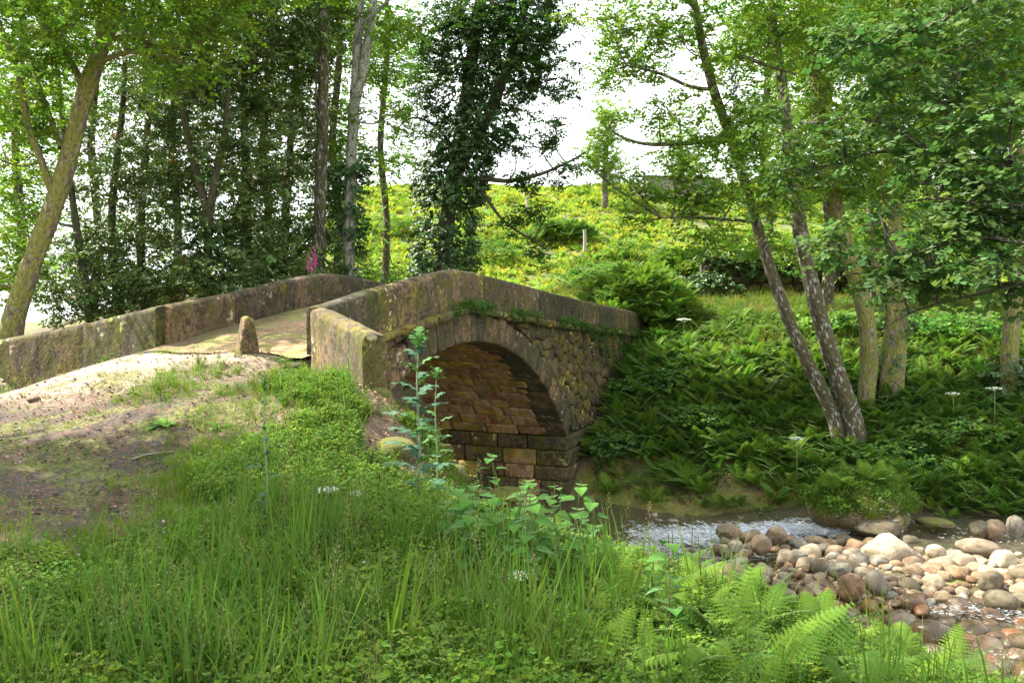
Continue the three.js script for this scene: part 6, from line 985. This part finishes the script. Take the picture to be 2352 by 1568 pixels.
// ---------------------------------------------------------------- litter on the path
reseed(890);
{
  const flake = (w) => { const s = new Soup(); s.leaf(V3(-0.5, 0, 0), V3(1, 0.1, 0), UPV, 1, w, OVAL, 0.5, -0.3); return s.geo(); }, L = [];
  for (let k = 0; k < 30000 && L.length < 9000; k++) { const X = R(-8.5, -1.8), D = R(4.3, 13), p = pathIn(X, D); if (p < -0.25 || !wallClear(X, D)) continue; const nearWall = D > 10.6 ? 0.5 + 0.5 * smooth(0.7, 0.3, Math.abs(D - (12.36 - (X + 4.9) * 0.55))) : 1; if (rnd() > nearWall * (0.35 + smooth(-0.2, 0.3, fbm3(X * 0.9, 7, D * 0.9, 3)))) continue; const s = R(0.012, 0.04); L.push({ p: V3(X, height(X, D) + 0.022 + R(0, 0.008), -D), ry: R(0, 6.28), rx: R(-0.5, 0.5), rz: R(-0.5, 0.5), s, c: mul3(pick([[0.12, 0.06, 0.032], [0.16, 0.095, 0.055], [0.085, 0.045, 0.026], [0.22, 0.16, 0.1], [0.06, 0.036, 0.025]]), R(0.7, 1.2)) }); }
  for (let k = 0; k < 1600; k++) { const X = R(-1.7, 0.3), D = R(7.1, 9.2); const s = R(0.02, 0.05); L.push({ p: V3(X, height(X, D) + 0.015, -D), ry: R(0, 6.28), rx: R(-0.5, 0.5), rz: R(-0.5, 0.5), s, c: mul3(pick([[0.26, 0.13, 0.07], [0.3, 0.19, 0.11], [0.16, 0.08, 0.045]]), R(0.7, 1.2)) }); }
  for (let k = 0; k < 1500; k++) { const v = R(1.4, 5), w = R(0.3, 8), [X, D] = toXD(v, w); L.push({ p: V3(X, height(X, D) + 0.015, -D), ry: R(0, 6.28), rx: R(-0.5, 0.5), rz: R(-0.5, 0.5), s: R(0.02, 0.06), c: mul3(pick([[0.2, 0.1, 0.05], [0.26, 0.16, 0.08], [0.14, 0.08, 0.04]]), R(0.7, 1.2)) }); }
  stuff('leaf_litter', 'brown dead leaves and crumbs scattered over the path and banks', 'leaves', [flake(0.35), flake(0.5), flake(0.15)], new THREE.MeshStandardMaterial({ color: RGB(1, 1, 1), roughness: 0.9, side: THREE.DoubleSide }), L);
  const twigM = new THREE.MeshStandardMaterial({ color: RGB(0.2, 0.17, 0.12), roughness: 1 });
  for (const [label, a, b, r] of [['lichened twig lying in the middle of the path', [305, 1062], [405, 1040], 0.012], ['short pale twig upright across the path edge', [490, 1080], [488, 1045], 0.007], ['dark thin twig at the far side of the path', [300, 895], [400, 888], 0.008], ['crooked little twig at the left of the path', [75, 945], [130, 935], 0.008]]) { const [x0, d0] = ground(...a), [x1, d1] = ground(...b), P = (t) => { const x = lerp(x0, x1, t), d = lerp(d0, d1, t); return V3(x - x0, height(x, d) - height(x0, d0) + 0.02 + r + 0.015 * Math.sin(t * 5), -(d - d0) + 0.03 * Math.sin(t * 9)); }; const m = part('twig', tube([P(0), P(0.3), P(0.65), P(1)], [r, r * 0.9, r * 0.5], 5, 0.1), twigM, scene); m.name = numbered('fallen_twig'); m.position.set(x0, height(x0, d0), -d0); tag(m, label, 'twig', 'fallen twigs on the path'); }
  const [sx, sd] = ground(112 * 0.7, 922); rock('path_stone', 'lone brown oval stone lying on the path', sx, height(sx, sd) + 0.025, sd, 0.09, 0.045, 0.06, M.cobble[4]);
  const lo = new Soup(); lo.leaf(V3(-0.07, 0, 0), V3(1, 0.15, 0.1), UPV, 0.15, 0.05, OVAL, 0.4, -0.4); const [lx, ld] = ground(270, 1264), lm = part('fallen_leaf', lo.geo(), new THREE.MeshStandardMaterial({ color: RGB(0.34, 0.14, 0.05), roughness: 0.9, side: THREE.DoubleSide }), scene); lm.name = numbered('fallen_leaf'); lm.position.set(lx, height(lx, ld) + 0.04, -ld); tag(lm, 'single large rust-brown leaf lying at the lower edge of the path', 'leaf');
}
renderer.render(scene, camera);
